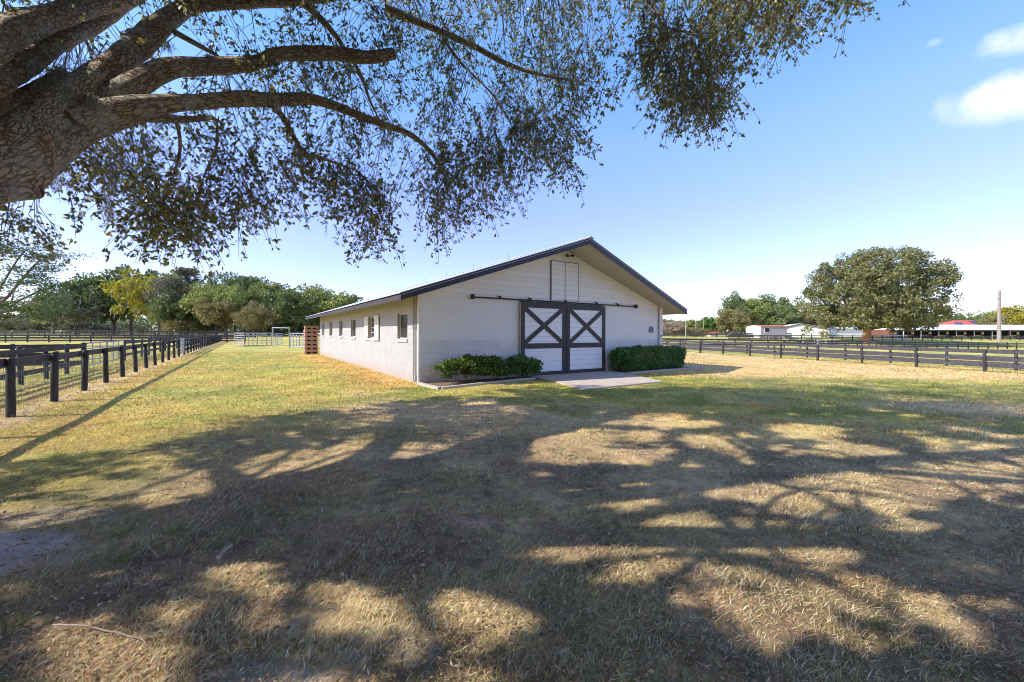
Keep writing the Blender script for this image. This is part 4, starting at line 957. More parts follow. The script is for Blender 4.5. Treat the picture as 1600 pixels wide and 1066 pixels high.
def tree(kind, matn, px, top, D, label, width=1.0, var=0, n=None, size=None, moss=0, name='tree', base=None, bark='bark_far', group=None, rot=None):
    n = n or {'round': 9500, 'broad': 11000, 'tall': 5500, 'pine': 3200, 'low': 6500}[kind]; size = size or {'round': .043, 'broad': .040, 'tall': .032, 'pine': .028, 'low': .055}[kind]
    key = (kind, var, n, moss)
    if key not in PROTO: PROTO[key] = tree_meshes(kind, n, size, hash(kind) % 1 + var * 13 + len(kind), moss)
    cm, tm, mm = PROTO[key]
    x, y, zt = P(px, top, D); z0 = tz(x, y) if base is None else base; H = zt - z0
    rt = empty(name, (x, y, z0), (rot if rot is not None else (px * 1.7) % 6.28), label=label, cat='tree', group=group)
    H *= 1.0
    def add(nm, me, mt):
        if not len(me.materials): me.materials.append(M[mt])
        o = bpy.data.objects.new(nm, me); COL.objects.link(o); o.parent = rt; o.scale = (H * width, H * width, H); o.material_slots[0].link = 'OBJECT'; o.material_slots[0].material = M[mt]
    add('crown', cm, matn); add('trunk', tm, bark)
    if mm: add('moss', mm, 'moss')
    return rt
# left tree line
T = [
 ('broad', 'leaf_mossy', 22, 492, 190, 'low grey green distant tree at the far left edge', 1.3, 1, 0),
 ('broad', 'leaf_mossy', 62, 488, 175, 'low hazy distant tree left of the mossy oak', 1.2, 0, 0),
 ('broad', 'leaf_mossy', 118, 448, 122, 'wide grey green oak hung with moss, left of the yellow tree', .95, 0, 420),
 ('round', 'leaf_mid', 84, 462, 135, 'green oak behind the leaning bare-branched tree', 1.0, 2, 0),
 ('round', 'leaf_dark', 178, 428, 132, 'dark tree rising behind the yellow tree, on its left', 1.0, 1, 0),
 ('broad', 'leaf_yellow', 248, 420, 118, 'bright yellow and green tree in the left tree line', .80, 2, 300),
 ('round', 'leaf_dark', 205, 416, 138, 'dark tree crown behind the top of the yellow tree', .9, 0, 0),
 ('tall', 'leaf_mossy', 268, 432, 112, 'slim grey tree just right of the yellow tree', 1.0, 0, 200),
 ('pine', 'leaf_mossy', 291, 420, 120, 'tall thin sparse tree standing above the left tree line', 1.1, 0, 0),
 ('round', 'leaf_dark', 283, 452, 112, 'dark bushy tree right of the tall thin tree', .9, 2, 0),
 ('round', 'leaf_olive', 312, 446, 116, 'olive tree in the middle of the left tree line', .85, 0, 0),
 ('round', 'leaf_mid', 338, 440, 112, 'green tree above the end of the left fence, left of centre', .9, 1, 0),
 ('round', 'leaf_dark', 368, 427, 124, 'tallest dark tree in the left tree line', .75, 3, 0),
 ('round', 'leaf_dark', 392, 429, 128, 'tall dark tree just right of the tallest one', .7, 1, 0),
 ('round', 'leaf_olive', 352, 462, 104, 'low olive tree in front of the tallest dark tree', 1.0, 2, 0),
 ('round', 'leaf_mid', 382, 444, 108, 'yellowish green tree behind the silver corral', .8, 0, 0),
 ('broad', 'leaf_olive', 404, 470, 100, 'low brownish tree just behind the corral panels', .8, 1, 0),
 ('tall', 'leaf_mid', 420, 441, 118, 'narrow green tree between the tallest trees and the barn', 1.2, 1, 0),
 ('round', 'leaf_dark', 437, 439, 120, 'dark tree right of the narrow green tree', .8, 2, 0),
 ('round', 'leaf_dark', 462, 452, 106, 'dark rounded tree above the tall gate arch', .85, 0, 0),
 ('round', 'leaf_mid', 487, 446, 112, 'green tree above the crate stack, left of the roof edge', .85, 3, 0),
 ('round', 'leaf_mid', 512, 450, 110, 'green tree rising above the far end of the barn roof', .85, 1, 0),
 ('round', 'leaf_dark', 538, 459, 118, 'last dark tree showing above the barn roof slope', .85, 0, 0),
 ('low', 'leaf_olive', 300, 496, 112, 'low olive thicket at the foot of the left tree line', 1.6, 0, 0),
 ('low', 'leaf_dark', 455, 497, 118, 'low dark thicket behind the silver corral', 1.8, 1, 0),
 ('low', 'leaf_mossy', 180, 500, 150, 'low grey thicket seen under the yellow tree', 2.2, 0, 0),
 ('low', 'leaf_mossy', 85, 505, 200, 'far low grey thicket under the mossy oak', 3.0, 1, 0),
 ('round', 'leaf_dark', -45, 455, 140, 'dark distant tree partly cut by the left edge', 1.1, 0, 0),
# right tree line
 ('round', 'leaf_bare', 1052, 500, 128, 'pale leafless tree beside the barn corner', 1.2, 1, 0),
 ('round', 'leaf_mid', 1075, 498, 140, 'green tree behind the thin poles by the barn eave', 1.1, 2, 0),
 ('round', 'leaf_dark', 1030, 496, 150, 'dark tree half hidden by the barn corner', 1.1, 0, 0),
 ('round', 'leaf_green', 1112, 494, 135, 'bright green tree left of the tall feathery tree', 1.0, 0, 0),
 ('low', 'leaf_olive', 1090, 510, 132, 'low olive thicket behind the dark right fence', 2.0, 0, 0),
 ('tall', 'leaf_dark', 1144, 456, 122, 'tall feathery dark tree left of the small white house', .85, 2, 0),
 ('round', 'leaf_olive', 1142, 482, 112, 'olive tree in front of the tall feathery tree', .85, 3, 0),
 ('round', 'leaf_mid', 1178, 464, 128, 'yellow green tree behind the small white house', .75, 0, 0),
 ('round', 'leaf_dark', 1199, 458, 132, 'dark topped tree behind the small white house, on the right', .7, 2, 0),
 ('round', 'leaf_dark', 1218, 474, 124, 'dark tree behind the pole with wires', .8, 1, 0),
 ('round', 'leaf_mid', 1243, 470, 134, 'green tree behind the white metal barn gable', .8, 3, 0),
 ('round', 'leaf_olive', 1262, 476, 126, 'olive tree between the white metal barn and the round oak', .9, 1, 0),
 ('round', 'leaf_bare', 1246, 495, 136, 'small leafless grey tree above the white metal barn roof', .9, 0, 0),
 ('round', 'leaf_dark', 1290, 478, 140, 'dark tree showing through the left side of the round oak', 1.0, 0, 0),
 ('round', 'leaf_mid', 1430, 480, 150, 'green tree showing behind the right side of the round oak', 1.0, 2, 0),
 ('broad', 'leaf_dark', 1512, 488, 170, 'dark rounded tree behind the red roofed house, left', .9, 1, 0),
 ('broad', 'leaf_dark', 1538, 486, 175, 'dark rounded tree behind the red roofed house, right', .8, 0, 0),
 ('round', 'leaf_dark', 1484, 490, 165, 'dark tree left of the red roof', 1.0, 3, 0),
 ('round', 'leaf_yellow', 1584, 477, 140, 'yellow green open tree at the right edge behind the pole', .85, 3, 0),
 ('round', 'leaf_olive', 1552, 492, 138, 'small olive tree between the red and the orange roof', .8, 0, 0),
 ('round', 'leaf_dark', 1625, 480, 150, 'dark tree partly cut by the right edge', 1.1, 2, 0),
]
for (kind, mt, px, top, D, label, wd, var, moss) in T:
    tree(kind, mt, px, top, D, label, wd, var, moss=moss)
# far wood closing the horizon
rng = np.random.default_rng(77)
V = []; Fc = []; off = 0
for (x0, x1, D, h) in ((-560, -90, 330, 11), (-90, 140, 300, 10), (140, 560, 320, 10)):
    n = 26000; xx = rng.uniform(x0, x1, n); hh = h * (.55 + .75 * fbm(xx * .035, xx * 0 + D, 4)); pos = np.stack([xx, D + rng.uniform(-9, 9, n), rng.random(n) ** .8 * hh + .7], -1)
    v, f = leaves(pos, rng.normal(size=(n, 3)), 1.1 + rng.random(n), rng, .8, .1); V.append(v); Fc.append(f + off); off += len(v)
tag(link_mesh(fast_mesh('far_woods', np.vstack(V), np.vstack(Fc)), 'far_woods', M['leaf_dark']), 'distant low woods closing the horizon', 'woods', kind='stuff')

# the big round oak on the right
def big_oak():
    rng = np.random.default_rng(3); x, y, zt = P(1354, 386, 85); z0 = tz(x, y); H = zt - z0
    rt = empty('oak_tree', (x, y, z0), 0, label='big round spreading oak standing alone in the right paddock', cat='tree')
    nc = 720; d = unit(rng.normal(size=(nc, 3))); rr = rng.random(nc) ** .33; d = np.sign(d) * np.abs(d) ** .82
    c = d * rr[:, None] * np.array([11.9, 10.5, 8.9]) + np.array([2.0, 0, H * .515])
    c[:, 2] += 1.2 * np.cos((c[:, 0] - 2.7) / 15 * 1.5) - .8
    edge = np.abs(c[:, 0] - 1.8) / 15
    c = c[(c[:, 2] > 2.9 + .6 * np.exp(-(c[:, 0] / 4) ** 2))]
    ex = np.array([[-12.5, 0, 3.0], [-11, 2, 2.2], [-9.5, -1, 1.7], [-8.2, 1, 2.0], [14.5, 0, H * .66], [16.0, 0, H * .62], [15.0, 1, H * .42], [-9, 0, H * .8], [12, 0, H * .82], [-14, 0, H * .45], [9, 0, 3.2], [11.5, -1, 3.6]])
    c = np.vstack([c, ex]); nc = len(c); rad = .45 + .75 * rng.random(nc)
    n = 66000; q = rng.integers(0, nc, n); dd = unit(rng.normal(size=(n, 3)))
    pos = c[q] + dd * (rad[q] * (.35 + .8 * rng.random(n)))[:, None] * np.array([1.2, 1.2, .8])
    v, f = leaves(pos, dd + rng.normal(size=(n, 3)) * .6, .28 + .30 * rng.random(n), rng, .6, .1)
    link_mesh(fast_mesh('crown', v, f), 'crown', M['leaf_oakfar'], rt)
    mb = MB(); mb.tube([(0, 0, -.5), (0, 0, .2), (.05, 0, 1.2), (.1, 0, 2.4), (.1, 0, 3.4)], [1.25, .95, .72, .70, .8], 12, wob=.2, seed=5)
    mb.build('trunk', M['bark_red'], rt, True); mb = MB()
    for k in range(26):
        e = c[rng.integers(0, nc)]; m_ = np.array([e[0] * .4, e[1] * .4, 3.2 + (e[2] - 3) * .45])
        mb.tube([(.1, 0, 2.8 + rng.random()), tuple(m_), tuple(e)], [.38, .22, .05], 7, wob=.1)
    mb.build('limbs', M['bark_far'], rt, True)
M['leaf_oakfar'] = leaf_mat('round_oak_leaves', [(.08, .11, .045), (.17, .19, .075), (.27, .26, .11), (.12, .145, .06), (.28, .22, .10), (.15, .18, .07)], .25, .5, .35)
big_oak()

# airy leaning tree at the left edge
def airy_tree():
    rng = np.random.default_rng(15); bx, by, _ = P(-70, 520, 44); z0 = tz(bx, by)
    rt = empty('leaning_tree', (bx, by, z0), 0, label='airy leaning tree with bare flat spreading branches at the left edge', cat='tree')
    def q(px, py, D=44): a = P(px, py, D); return (a[0] - bx, a[1] - by, a[2] - z0)
    mb = MB(); limbs = [([(-70, 545), (-60, 505), (-30, 490), (10, 486), (40, 482), (70, 480)], .30), ([(-30, 490), (5, 470), (25, 448), (50, 418), (68, 404), (86, 400)], .17),
        ([(5, 488), (20, 476), (45, 462), (70, 452), (92, 446)], .12), ([(-20, 480), (0, 450), (18, 420), (35, 395), (48, 388)], .14), ([(-10, 492), (25, 494), (55, 495), (85, 486)], .11), ([(18, 470), (28, 440), (58, 428), (78, 420)], .07),
        ([(-30, 485), (-22, 440), (-8, 405), (5, 385)], .12), ([(20, 486), (50, 472), (75, 466), (96, 470)], .07), ([(0, 450), (20, 446), (42, 440), (70, 434)], .05)]
    tips = []
    for pts, r in limbs:
        pts3 = [np.array(q(a, b, 44 + rng.uniform(-1.5, 1.5))) for a, b in pts]; pp, rr = catmull(pts3, [r * (1 - .8 * i / (len(pts) - 1)) for i in range(len(pts))], 3)
        mb.tube(pp, rr, 7, wob=.1)
        for p in pp[3:]:
            if rng.random() < .8:
                e = p + np.array([rng.normal() * .8, rng.normal() * 1.2, rng.uniform(-.1, .7)]); mb.tube([tuple(p), tuple(e)], [.025, .008], 4); tips.append(e)
        tips += list(pp[-5:])
    mb.build('trunk', M['bark_far'], rt, True)
    t = np.array(tips); n = 9000; k = rng.integers(0, len(t), n)
    pos = t[k] + rng.normal(size=(n, 3)) * np.array([.62, .62, .17])
    v, f = leaves(pos, rng.normal(size=(n, 3)) * np.array([1, 1, .4]), .16 + .12 * rng.random(n), rng, .5, .05)
    link_mesh(fast_mesh('crown', v, f), 'crown', M['leaf_airy'], rt)
M['leaf_airy'] = leaf_mat('airy_leaves', [(.05, .10, .04), (.08, .14, .05), (.13, .17, .04), (.05, .09, .05)], .3, .5, .3)
airy_tree()

# ------------------------------------------------------------------ the great oak overhead
OAK = (-6.3, 1.9)
oak = empty('oak_tree', (OAK[0], OAK[1], 0), 0, label='huge mossy oak reaching overhead from the left with thick bark limbs', cat='tree')
def ol(p): return (p[0] - OAK[0], p[1] - OAK[1], p[2])
def limb(pts, rad, name='limb', n=20, step=8, wob=.0, m='bark'):
    pp, rr = catmull([ol(p) for p in pts], rad, step); mb = MB(); mb.tube(pp, rr, n, wob=0)
    pa = np.array(pp); ln = np.concatenate([[0], np.cumsum(np.linalg.norm(np.diff(pa, axis=0), axis=1))]); ra = np.array(rr)
    th_ = 2 * math.pi * np.arange(n) / n; so_ = (rad[0] * 977 + len(pts) * 13.7) % 50
    A = np.cos(th_)[None] * ra[:, None]; B = np.sin(th_)[None] * ra[:, None]; C3 = np.repeat(ln[:, None], n, 1)
    v = np.array(mb.v).reshape(len(pp), n, 3); rad_dir = v - pa[:, None]
    bump = (fbm(A * 3 / max(rad[0], .1) + so_ + C3 * 1.1, B * 3 / max(rad[0], .1) + so_ + C3 * .6, 17, 3) - .5) * .42 + (vnoise(C3 * 5 + so_, A * 0 + so_, 71) - .5) * .12
    v = pa[:, None] + rad_dir * (1 + bump)[..., None]
    mb.v = [tuple(q) for q in v.reshape(-1, 3)]
    o = mb.build(name, M[m], oak, True)
    at = o.data.attributes.new('grain', 'FLOAT_VECTOR', 'POINT'); at.data.foreach_set('vector', np.stack([A + so_, B, C3], -1).astype(np.float32).ravel())
    return o, [np.array(p) + np.array([OAK[0], OAK[1], 0]) for p in pp]
LIMBS = []
FORK = (-5.75, 2.35, 2.15)
limb([(OAK[0] - .15, OAK[1], -.3), (OAK[0] - .1, OAK[1], .1), (OAK[0], OAK[1] + .1, 1.0), FORK, (-5.5, 2.75, 2.6)], [.75, .52, .40, .40, .36], 'trunk', 22)
mass = P(-20, 262, 3.75)
_, a = limb([(-6.0, 2.2, 1.7), (-5.45, 2.9, 2.55), mass, P(60, 205, 4.25), P(120, 152, 4.75), P(160, 117, 5.1), P(216, 71, 5.6), P(258, 34, 6.0), P(300, 8, 6.4), P(380, 4, 6.9), P(452, 3, 7.4), P(540, -6, 7.9), P(640, -14, 8.5)],
         [.42, .36, .30, .23, .205, .18, .15, .13, .11, .085, .07, .055, .03]); LIMBS.append(a)
_, a = limb([P(70, 222, 4.3), P(150, 172, 4.8), P(200, 140, 5.1), P(262, 108, 5.4), P(320, 105, 5.8), P(392, 100, 6.2), P(440, 84, 6.5), P(520, 84, 7.0), P(572, 90, 7.3), P(613, 84, 7.6)],
         [.15, .15, .145, .12, .11, .105, .105, .11, .105, .10]); LIMBS.append(a)
_, a = limb([P(110, 196, 4.5), P(180, 172, 4.8), P(248, 164, 5.1), P(304, 160, 5.5), P(376, 155, 6.0), P(420, 157, 6.3), P(480, 155, 6.7), P(520, 165, 7.0), P(560, 181, 7.3), P(600, 196, 7.6), P(640, 211, 7.9), P(672, 238, 8.1), P(694, 274, 8.2)],
         [.18, .14, .115, .105, .105, .10, .085, .075, .065, .058, .05, .04, .022]); LIMBS.append(a)
_, a = limb([P(60, 250, 4.1), P(100, 222, 4.35), P(160, 199, 4.7), P(220, 184, 5.1), P(280, 187, 5.5), P(332, 184, 5.9)], [.16, .14, .09, .06, .05, .03]); LIMBS.append(a)
_, a = limb([(-6.1, 1.9, 2.0), (-5.9, 2.3, 3.2), P(-70, 72, 3.9), P(0, 52, 4.5), P(80, 26, 5.3), P(160, 3, 6.1), P(210, -12, 6.6), P(300, -60, 7.4)], [.28, .22, .19, .165, .145, .13, .11, .07]); LIMBS.append(a)
_, a = limb([(-5.7, 2.5, 2.4), P(-60, 150, 3.9), P(0, 122, 4.4), P(45, 94, 4.9), P(100, 60, 5.5), P(152, 34, 6.1), P(196, 8, 6.7), P(260, -30, 7.3)], [.24, .17, .125, .12, .115, .105, .085, .06]); LIMBS.append(a)
_, a = limb([P(-40, 190, 4.0), P(0, 165, 4.4), P(50, 140, 4.8), P(95, 108, 5.3)], [.09, .08, .06, .03]); LIMBS.append(a)
o, a = limb([(-5.2, 2.9, 2.45), P(-60, 316, 3.3), P(0, 302, 3.7), P(30, 299, 3.85), P(52, 298, 3.95)], [.20, .11, .085, .085, .082], 'stub'); o['label'] = 'short sawn-off limb stub'
mb = MB(); e = np.array(ol(P(52, 298, 3.95))); e2 = np.array(ol(P(53.5, 298, 3.96))); mb.tube([tuple(e), tuple(e2)], .08, 14); mb.build('cut_face', M['cut'], oak)
for pts, rd in (([P(425, 170, 6.3), P(440, 182, 6.4), P(472, 236, 6.6), P(504, 248, 6.8), P(560, 268, 7.0)], [.05, .045, .035, .028, .012]),
                ([P(600, 12, 8.0), P(647, 33, 8.2), P(733, 70, 8.4), P(790, 100, 8.5), P(847, 118, 8.6), P(900, 128, 8.8)], [.075, .07, .06, .045, .03, .012]),
                ([P(270, 50, 6.0), P(300, 66, 6.2), P(340, 88, 6.5)], [.05, .04, .02]),
                ([P(470, 4, 7.4), P(500, 30, 7.6), P(530, 66, 7.8), P(545, 100, 7.9)], [.06, .055, .045, .02]),
                ([P(548, 92, 7.2), P(565, 125, 7.4), P(578, 160, 7.5), P(600, 205, 7.7)], [.04, .03, .02, .01]),
                ([P(690, 60, 8.4), P(720, 100, 8.4), P(770, 150, 8.4), P(800, 200, 8.4)], [.03, .025, .018, .01]),
                ([P(960, -40, 7.2), P(1015, 5, 7.2), P(1035, 40, 7.2), P(1075, 52, 7.2), P(1130, 75, 7.2)], [.04, .03, .022, .016, .006]),
                ([P(275, 190, 5.5), P(280, 235, 5.6), P(265, 290, 5.7), P(250, 330, 5.7)], [.025, .02, .014, .006]),
                ([P(335, 185, 5.9), P(338, 225, 6.0), P(320, 270, 6.0), P(300, 330, 6.0)], [.025, .018, .012, .006]),
                ([P(700, -60, 8.2), P(840, -30, 8.0), P(960, -40, 7.6), P(1080, -60, 7.2), P(1220, -40, 7.0)], [.08, .07, .055, .04, .02])):
    _, a = limb(pts, rd, 'branch', 10, 5); LIMBS.append(a)
# limbs over and behind the camera: they carry the rest of the crown and its shade
for pts, rd in (([(-6.0, 2.1, 2.6), (-5.0, 1.75, 4.0), (-3.4, 1.3, 5.0), (-1.5, .9, 5.6), (.6, .7, 6.2), (2.6, .9, 6.4)], [.26, .19, .15, .12, .08, .04]),
                ([(-6.0, 2.1, 2.6), (-5.2, 2.6, 4.6), (-3.8, 2.6, 6.4), (-1.8, 2.8, 7.6), (.4, 3.2, 8.4), (2.8, 4.0, 8.8)], [.26, .20, .16, .12, .08, .04]),
                ([(-6.3, 2.0, 2.6), (-6.7, .9, 5.2), (-5.4, -1.6, 6.6), (-3.8, -3.6, 7.0), (-2.8, -6, 7.2)], [.26, .18, .14, .09, .05]),
                ([(-6.4, 1.9, 2.6), (-8.0, 1.6, 4.6), (-10, 1.9, 6.0), (-12, 2.6, 6.8)], [.3, .22, .15, .06]),
                ([(-6.3, 1.9, 2.6), (-7.6, 3.4, 4.8), (-9.2, 5.4, 6.0), (-10.8, 7.2, 6.8)], [.28, .2, .13, .05]),
                ([(-6.3, 1.9, 2.6), (-6.6, 1.7, 5.5), (-6.0, 1.7, 8.0), (-5.4, 1.7, 10)], [.28, .2, .13, .05]),
                ([(-3.4, 1.3, 5.0), (-1.8, .4, 5.5), (-.2, -.3, 5.7), (1.2, -.2, 6.1)], [.10, .08, .06, .03]),
                ([(-3.8, 2.6, 6.4), (-2.2, 1.7, 7.0), (-.4, 1.5, 7.6), (1.4, 2.2, 7.9)], [.12, .09, .06, .03])):
    _, a = limb(pts, rd, 'limb', 14, 5); LIMBS.append(a)

rw = random.Random(4); mbw = MB(); src = [p for l in LIMBS[-8:] for p in l[6:]]  # extra random branches out of view, added for fine shadow lines on the lawn
for k in range(150):
    p = Vector(rw.choice(src)) - Vector((OAK[0], OAK[1], 0)); a = rw.uniform(-1.2, 1.7); ln = rw.uniform(1.2, 3.4); r0 = rw.uniform(.02, .06); pts = [p]
    for q in range(4):
        a += rw.uniform(-.5, .5); p = p + Vector((math.cos(a), math.sin(a), rw.uniform(-.25, .35))) * ln / 4; pts.append(p)
    ok = True
    for p in pts:
        yw = p.y + OAK[1]
        if yw > .2 and 521 - (p.z - EYE) / yw * F > -25 and -60 < 800 + (p.x + OAK[0]) / yw * F < 1660: ok = False
    if ok: mbw.tube(pts, [r0, r0 * .85, r0 * .7, r0 * .5, r0 * .25], 6)
mbw.build('branches', M['bark'], oak, True)
# lower outline of the hanging foliage, as seen in the sky (x, y) and its distance
LB = [(-150, 395), (0, 392), (45, 388), (110, 362), (140, 330), (158, 285), (205, 318), (232, 378), (283, 392), (335, 368), (390, 352), (430, 335), (452, 290), (480, 262), (492, 320), (508, 360), (545, 385), (575, 398),
      (605, 372), (622, 320), (638, 290), (655, 330), (668, 378), (700, 366), (735, 340), (778, 338), (802, 318), (815, 280), (835, 240), (862, 286), (903, 290), (912, 240), (895, 190), (880, 140), (900, 115), (935, 130), (960, 160),
      (985, 120), (1003, 110), (1015, 175), (1040, 170), (1068, 196), (1108, 202), (1150, 148), (1166, 110), (1150, 75), (1110, 55), (1125, 30), (1165, 20), (1185, 60), (1215, 72), (1245, 62), (1252, 38), (1230, 12), (1250, 0), (1275, -15), (1305, 4), (1336, 26), (1345, -10), (1400, -80)]
LBx = np.array([p[0] for p in LB], float); LBy = np.array([p[1] for p in LB], float)
LIT = [(460, 806, 65, 20), (650, 755, 66, 26), (445, 922, 48, 30), (595, 912, 40, 22), (655, 945, 28, 14), (150, 998, 150, 34), (60, 955, 60, 12), (825, 925, 95, 52), (680, 990, 42, 18), (795, 1030, 44, 30), (940, 848, 60, 17), (1060, 846, 60, 15), (1180, 842, 90, 15), (1350, 850, 95, 15),
       (1100, 897, 150, 17), (1330, 905, 130, 17), (1200, 960, 120, 28), (1400, 965, 120, 42), (1230, 767, 95, 16), (1270, 795, 30, 9), (1400, 785, 90, 14), (1500, 748, 100, 18), (1350, 745, 80, 9), (1090, 812, 38, 7), (1020, 772, 70, 9), (900, 690, 70, 10), (970, 715, 50, 9), (700, 705, 48, 10), (850, 715, 40, 10),
       (480, 720, 60, 9), (380, 745, 60, 8), (590, 700, 45, 7), (80, 840, 90, 7), (60, 880, 50, 7), (250, 770, 80, 8), (120, 760, 90, 7), (560, 1040, 60, 22), (1130, 1010, 60, 25), (1500, 1020, 80, 25), (1280, 1040, 60, 18), (1500, 700, 60, 8), (1300, 700, 50, 6), (770, 680, 50, 6), (640, 660, 40, 5), (1020, 660, 60, 5), (1130, 690, 40, 6), (1240, 670, 40, 5), (780, 650, 50, 5), (20, 800, 60, 6)]
EDGE = [(-400, 800), (0, 728), (200, 706), (330, 680), (420, 652), (560, 638), (650, 622), (760, 616), (800, 604), (900, 607), (1000, 603), (1120, 606), (1250, 612), (1330, 622), (1450, 630), (1600, 648), (2200, 690)]
EX = np.array([p[0] for p in EDGE], float); EY = np.array([p[1] for p in EDGE], float)
def shadow_px(p):
    "where the shade of a point falls on the lawn, in photo pixels"
    k = np.maximum(p[:, 2], 0) / SUN_TAN; gx = p[:, 0] - SUN_H[0] * k; gy = p[:, 1] - SUN_H[1] * k
    gy2 = np.maximum(gy, .2); return 800 + gx / gy2 * F, 521 + EYE / gy2 * F, gy
def twigs(rng, start, dirs, length, K, leafsize, spread, J=6):
    "drooping leafy twigs: rosettes of leaves on short side shoots, fuller towards the tip"
    n = len(start); sag = np.array([0, 0, -1.0])
    tn = (np.arange(J) + .6 + .5 * rng.random((n, J))) / (J + .3); tn = tn ** .8; L3 = length[:, None, None]; t3 = tn[..., None]
    node = start[:, None] + dirs[:, None] * L3 * t3 + sag * L3 * (t3 ** 2) * .55
    side = rng.normal(size=(n, J, 3)); side[..., 2] -= .25; side = unit(side) * (spread * (1.2 + 1.8 * rng.random((n, J, 1))) * (1 - .5 * t3)); node = node + side
    k = rng.integers(0, J, (n, K)); ii = np.arange(n)[:, None]
    base = node[ii, k]; sd_ = unit(side)[ii, k]; tang = dirs[:, None] + sag * 1.1 * tn[ii, k][..., None]
    ax = tang * .45 + sd_ * .55 + rng.normal(size=(n, K, 3)) * .6
    pos = base + rng.normal(size=(n, K, 3)) * spread * .32
    sz = leafsize * (.6 + .65 * rng.random((n, K)))
    return pos.reshape(-1, 3), ax.reshape(-1, 3), sz.reshape(-1)
def oak_crown():
    rng = np.random.default_rng(21)
    # --- the part that hangs into view
    n = 12500; px = rng.uniform(-140, 1345, n); lb = np.interp(px, LBx, LBy)
    lo = -170.0; py = lo + (lb - lo) * rng.random(n) ** .92
    base = np.interp(px, [-140, 100, 300, 600, 850, 1000, 1345], [5.0, 5.6, 6.3, 7.6, 8.3, 7.2, 6.8]); D = base + rng.uniform(-.9, 1.3, n) + 1.9 * (rng.random(n) < .30) * (px > 380)
    Lm = rng.uniform(.30, .75, n); Lp = Lm * F / D * .9
    py0 = np.minimum(py, lb - Lp * .75)
    ok = (lb > -40) | (py < -30)
    p = np.stack([D * (px - 800) / F, D, EYE - (py0 - 521) * D / F], -1)
    nse = .22 * fbm(p[:, 0] * .8 + p[:, 1] * .35, p[:, 2] * .8 + p[:, 1] * .3, 61, 3) + .78 * (.5 + .9 * (fbm(p[:, 0] * 2.5 + p[:, 1] * .8, p[:, 2] * 2.5 + p[:, 1] * .7, 44, 2) - .5))
    fringe = sstep(130, 20, lb - py0)                      # keep the hanging tips fuller
    ok &= nse + .07 * fringe > .540 - .012 * sstep(480, 640, px) + .022 * sstep(880, 960, px)
    # open sky between the big limbs at the upper left
    gap = (px < 330) & (py0 < 150) & (rng.random(n) < .72); ok &= ~gap
    gap = (px < 470) & (px > 330) & (py0 < 60) & (rng.random(n) < .3); ok &= ~gap
    gap = (px > 900) & (px < 990) & (rng.random(n) < .62); ok &= ~gap
    gap = (px > 1170) & (rng.random(n) < .45); ok &= ~gap
    p = p[ok]; Lm = Lm[ok]
    ex = []
    for (cx_, y0_, y1_, w_, nn_, D_) in ((1215, -50, 40, 34, 46, 6.4), (1325, -50, 4, 16, 14, 6.2), (1130, 20, 110, 30, 40, 6.8), (1065, 60, 165, 45, 62, 6.9), (1018, 20, 140, 22, 34, 7.0), (888, 120, 250, 20, 60, 8.2), (815, 180, 285, 28, 60, 8.2), (700, 250, 345, 40, 90, 8.2), (760, 230, 300, 26, 50, 8.2), (570, 300, 365, 34, 80, 7.6), (515, 270, 330, 20, 40, 7.4), (285, 300, 365, 50, 60, 6.1)):
        q_ = rng.random(nn_); xx_ = cx_ + rng.normal(size=nn_) * w_ * .6; yy_ = y0_ + (y1_ - y0_) * q_ - 30; dd_ = D_ + rng.uniform(-.5, .5, nn_)
        ex.append(np.stack([dd_ * (xx_ - 800) / F, dd_, EYE - (yy_ - 521) * dd_ / F], -1))
    ex = np.vstack(ex); p = np.vstack([p, ex]); Lm = np.concatenate([Lm, rng.uniform(.3, .55, len(ex))]); m_ = len(p)
    a = rng.random(m_) * 6.28; d = unit(np.stack([np.cos(a) * .6, np.sin(a) * .6, rng.uniform(-.75, .15, m_)], -1))
    K = 21; P1 = twigs(rng, p, d, Lm, K, .073, .045, 5)
    # twig wood
    mb_v = []; mb_f = []; off = 0
    for t0, t1, w_ in ((0, .5, .008), (.5, 1, .005)):
        q0 = p + d * (Lm * t0)[:, None] + np.array([0, 0, -1.0]) * (Lm * t0 * t0 * .55)[:, None]; q1 = p + d * (Lm * t1)[:, None] + np.array([0, 0, -1.0]) * (Lm * t1 * t1 * .55)[:, None]
        for s in ((w_, 0, 0), (0, w_, 0)):
            s = np.array(s); v = np.stack([q0 - s, q0 + s, q1 + s * .6, q1 - s * .6], 1); mb_v.append(v.reshape(-1, 3)); mb_f.append(np.arange(m_ * 4).reshape(m_, 4) + off); off += m_ * 4
    # long thin stems tying the sprays to the limbs
    cen = np.vstack([np.array(l) for l in LIMBS])
    sel = rng.choice(m_, min(1500, m_), replace=False)
    for i0 in sel:
        dd = np.linalg.norm(cen - p[i0], axis=1) + 1.5 * np.maximum(0, p[i0][2] - cen[:, 2]); j = np.argmin(dd)
        if dd[j] > 3.2: continue
        A = cen[j]; Bp = p[i0]; C_ = (A + Bp) / 2 + rng.normal(size=3) * .12 + np.array([0, 0, .12]); w_ = .004 + .004 * dd[j] / 2
        for (q0, q1, wa, wb) in ((A, C_, w_, w_ * .75), (C_, Bp, w_ * .75, w_ * .45)):
            for s in ((1, 0, 0), (0, 1, 0)):
                s = np.array(s, float); mb_v.append(np.array([q0 - s * wa, q0 + s * wa, q1 + s * wb, q1 - s * wb])); mb_f.append(np.arange(4).reshape(1, 4) + off); off += 4
    # --- unseen crown over and behind the camera, shaped for its shade on the lawn
    n2 = 60000; u = unit(rng.normal(size=(n2, 3))) * (rng.random(n2) ** .45)[:, None]
    c2 = u * np.array([10.5, 10.0, 4.2]) + np.array([-5.2, 1.2, 6.3])
    c2 = c2[c2[:, 2] > 3.1]
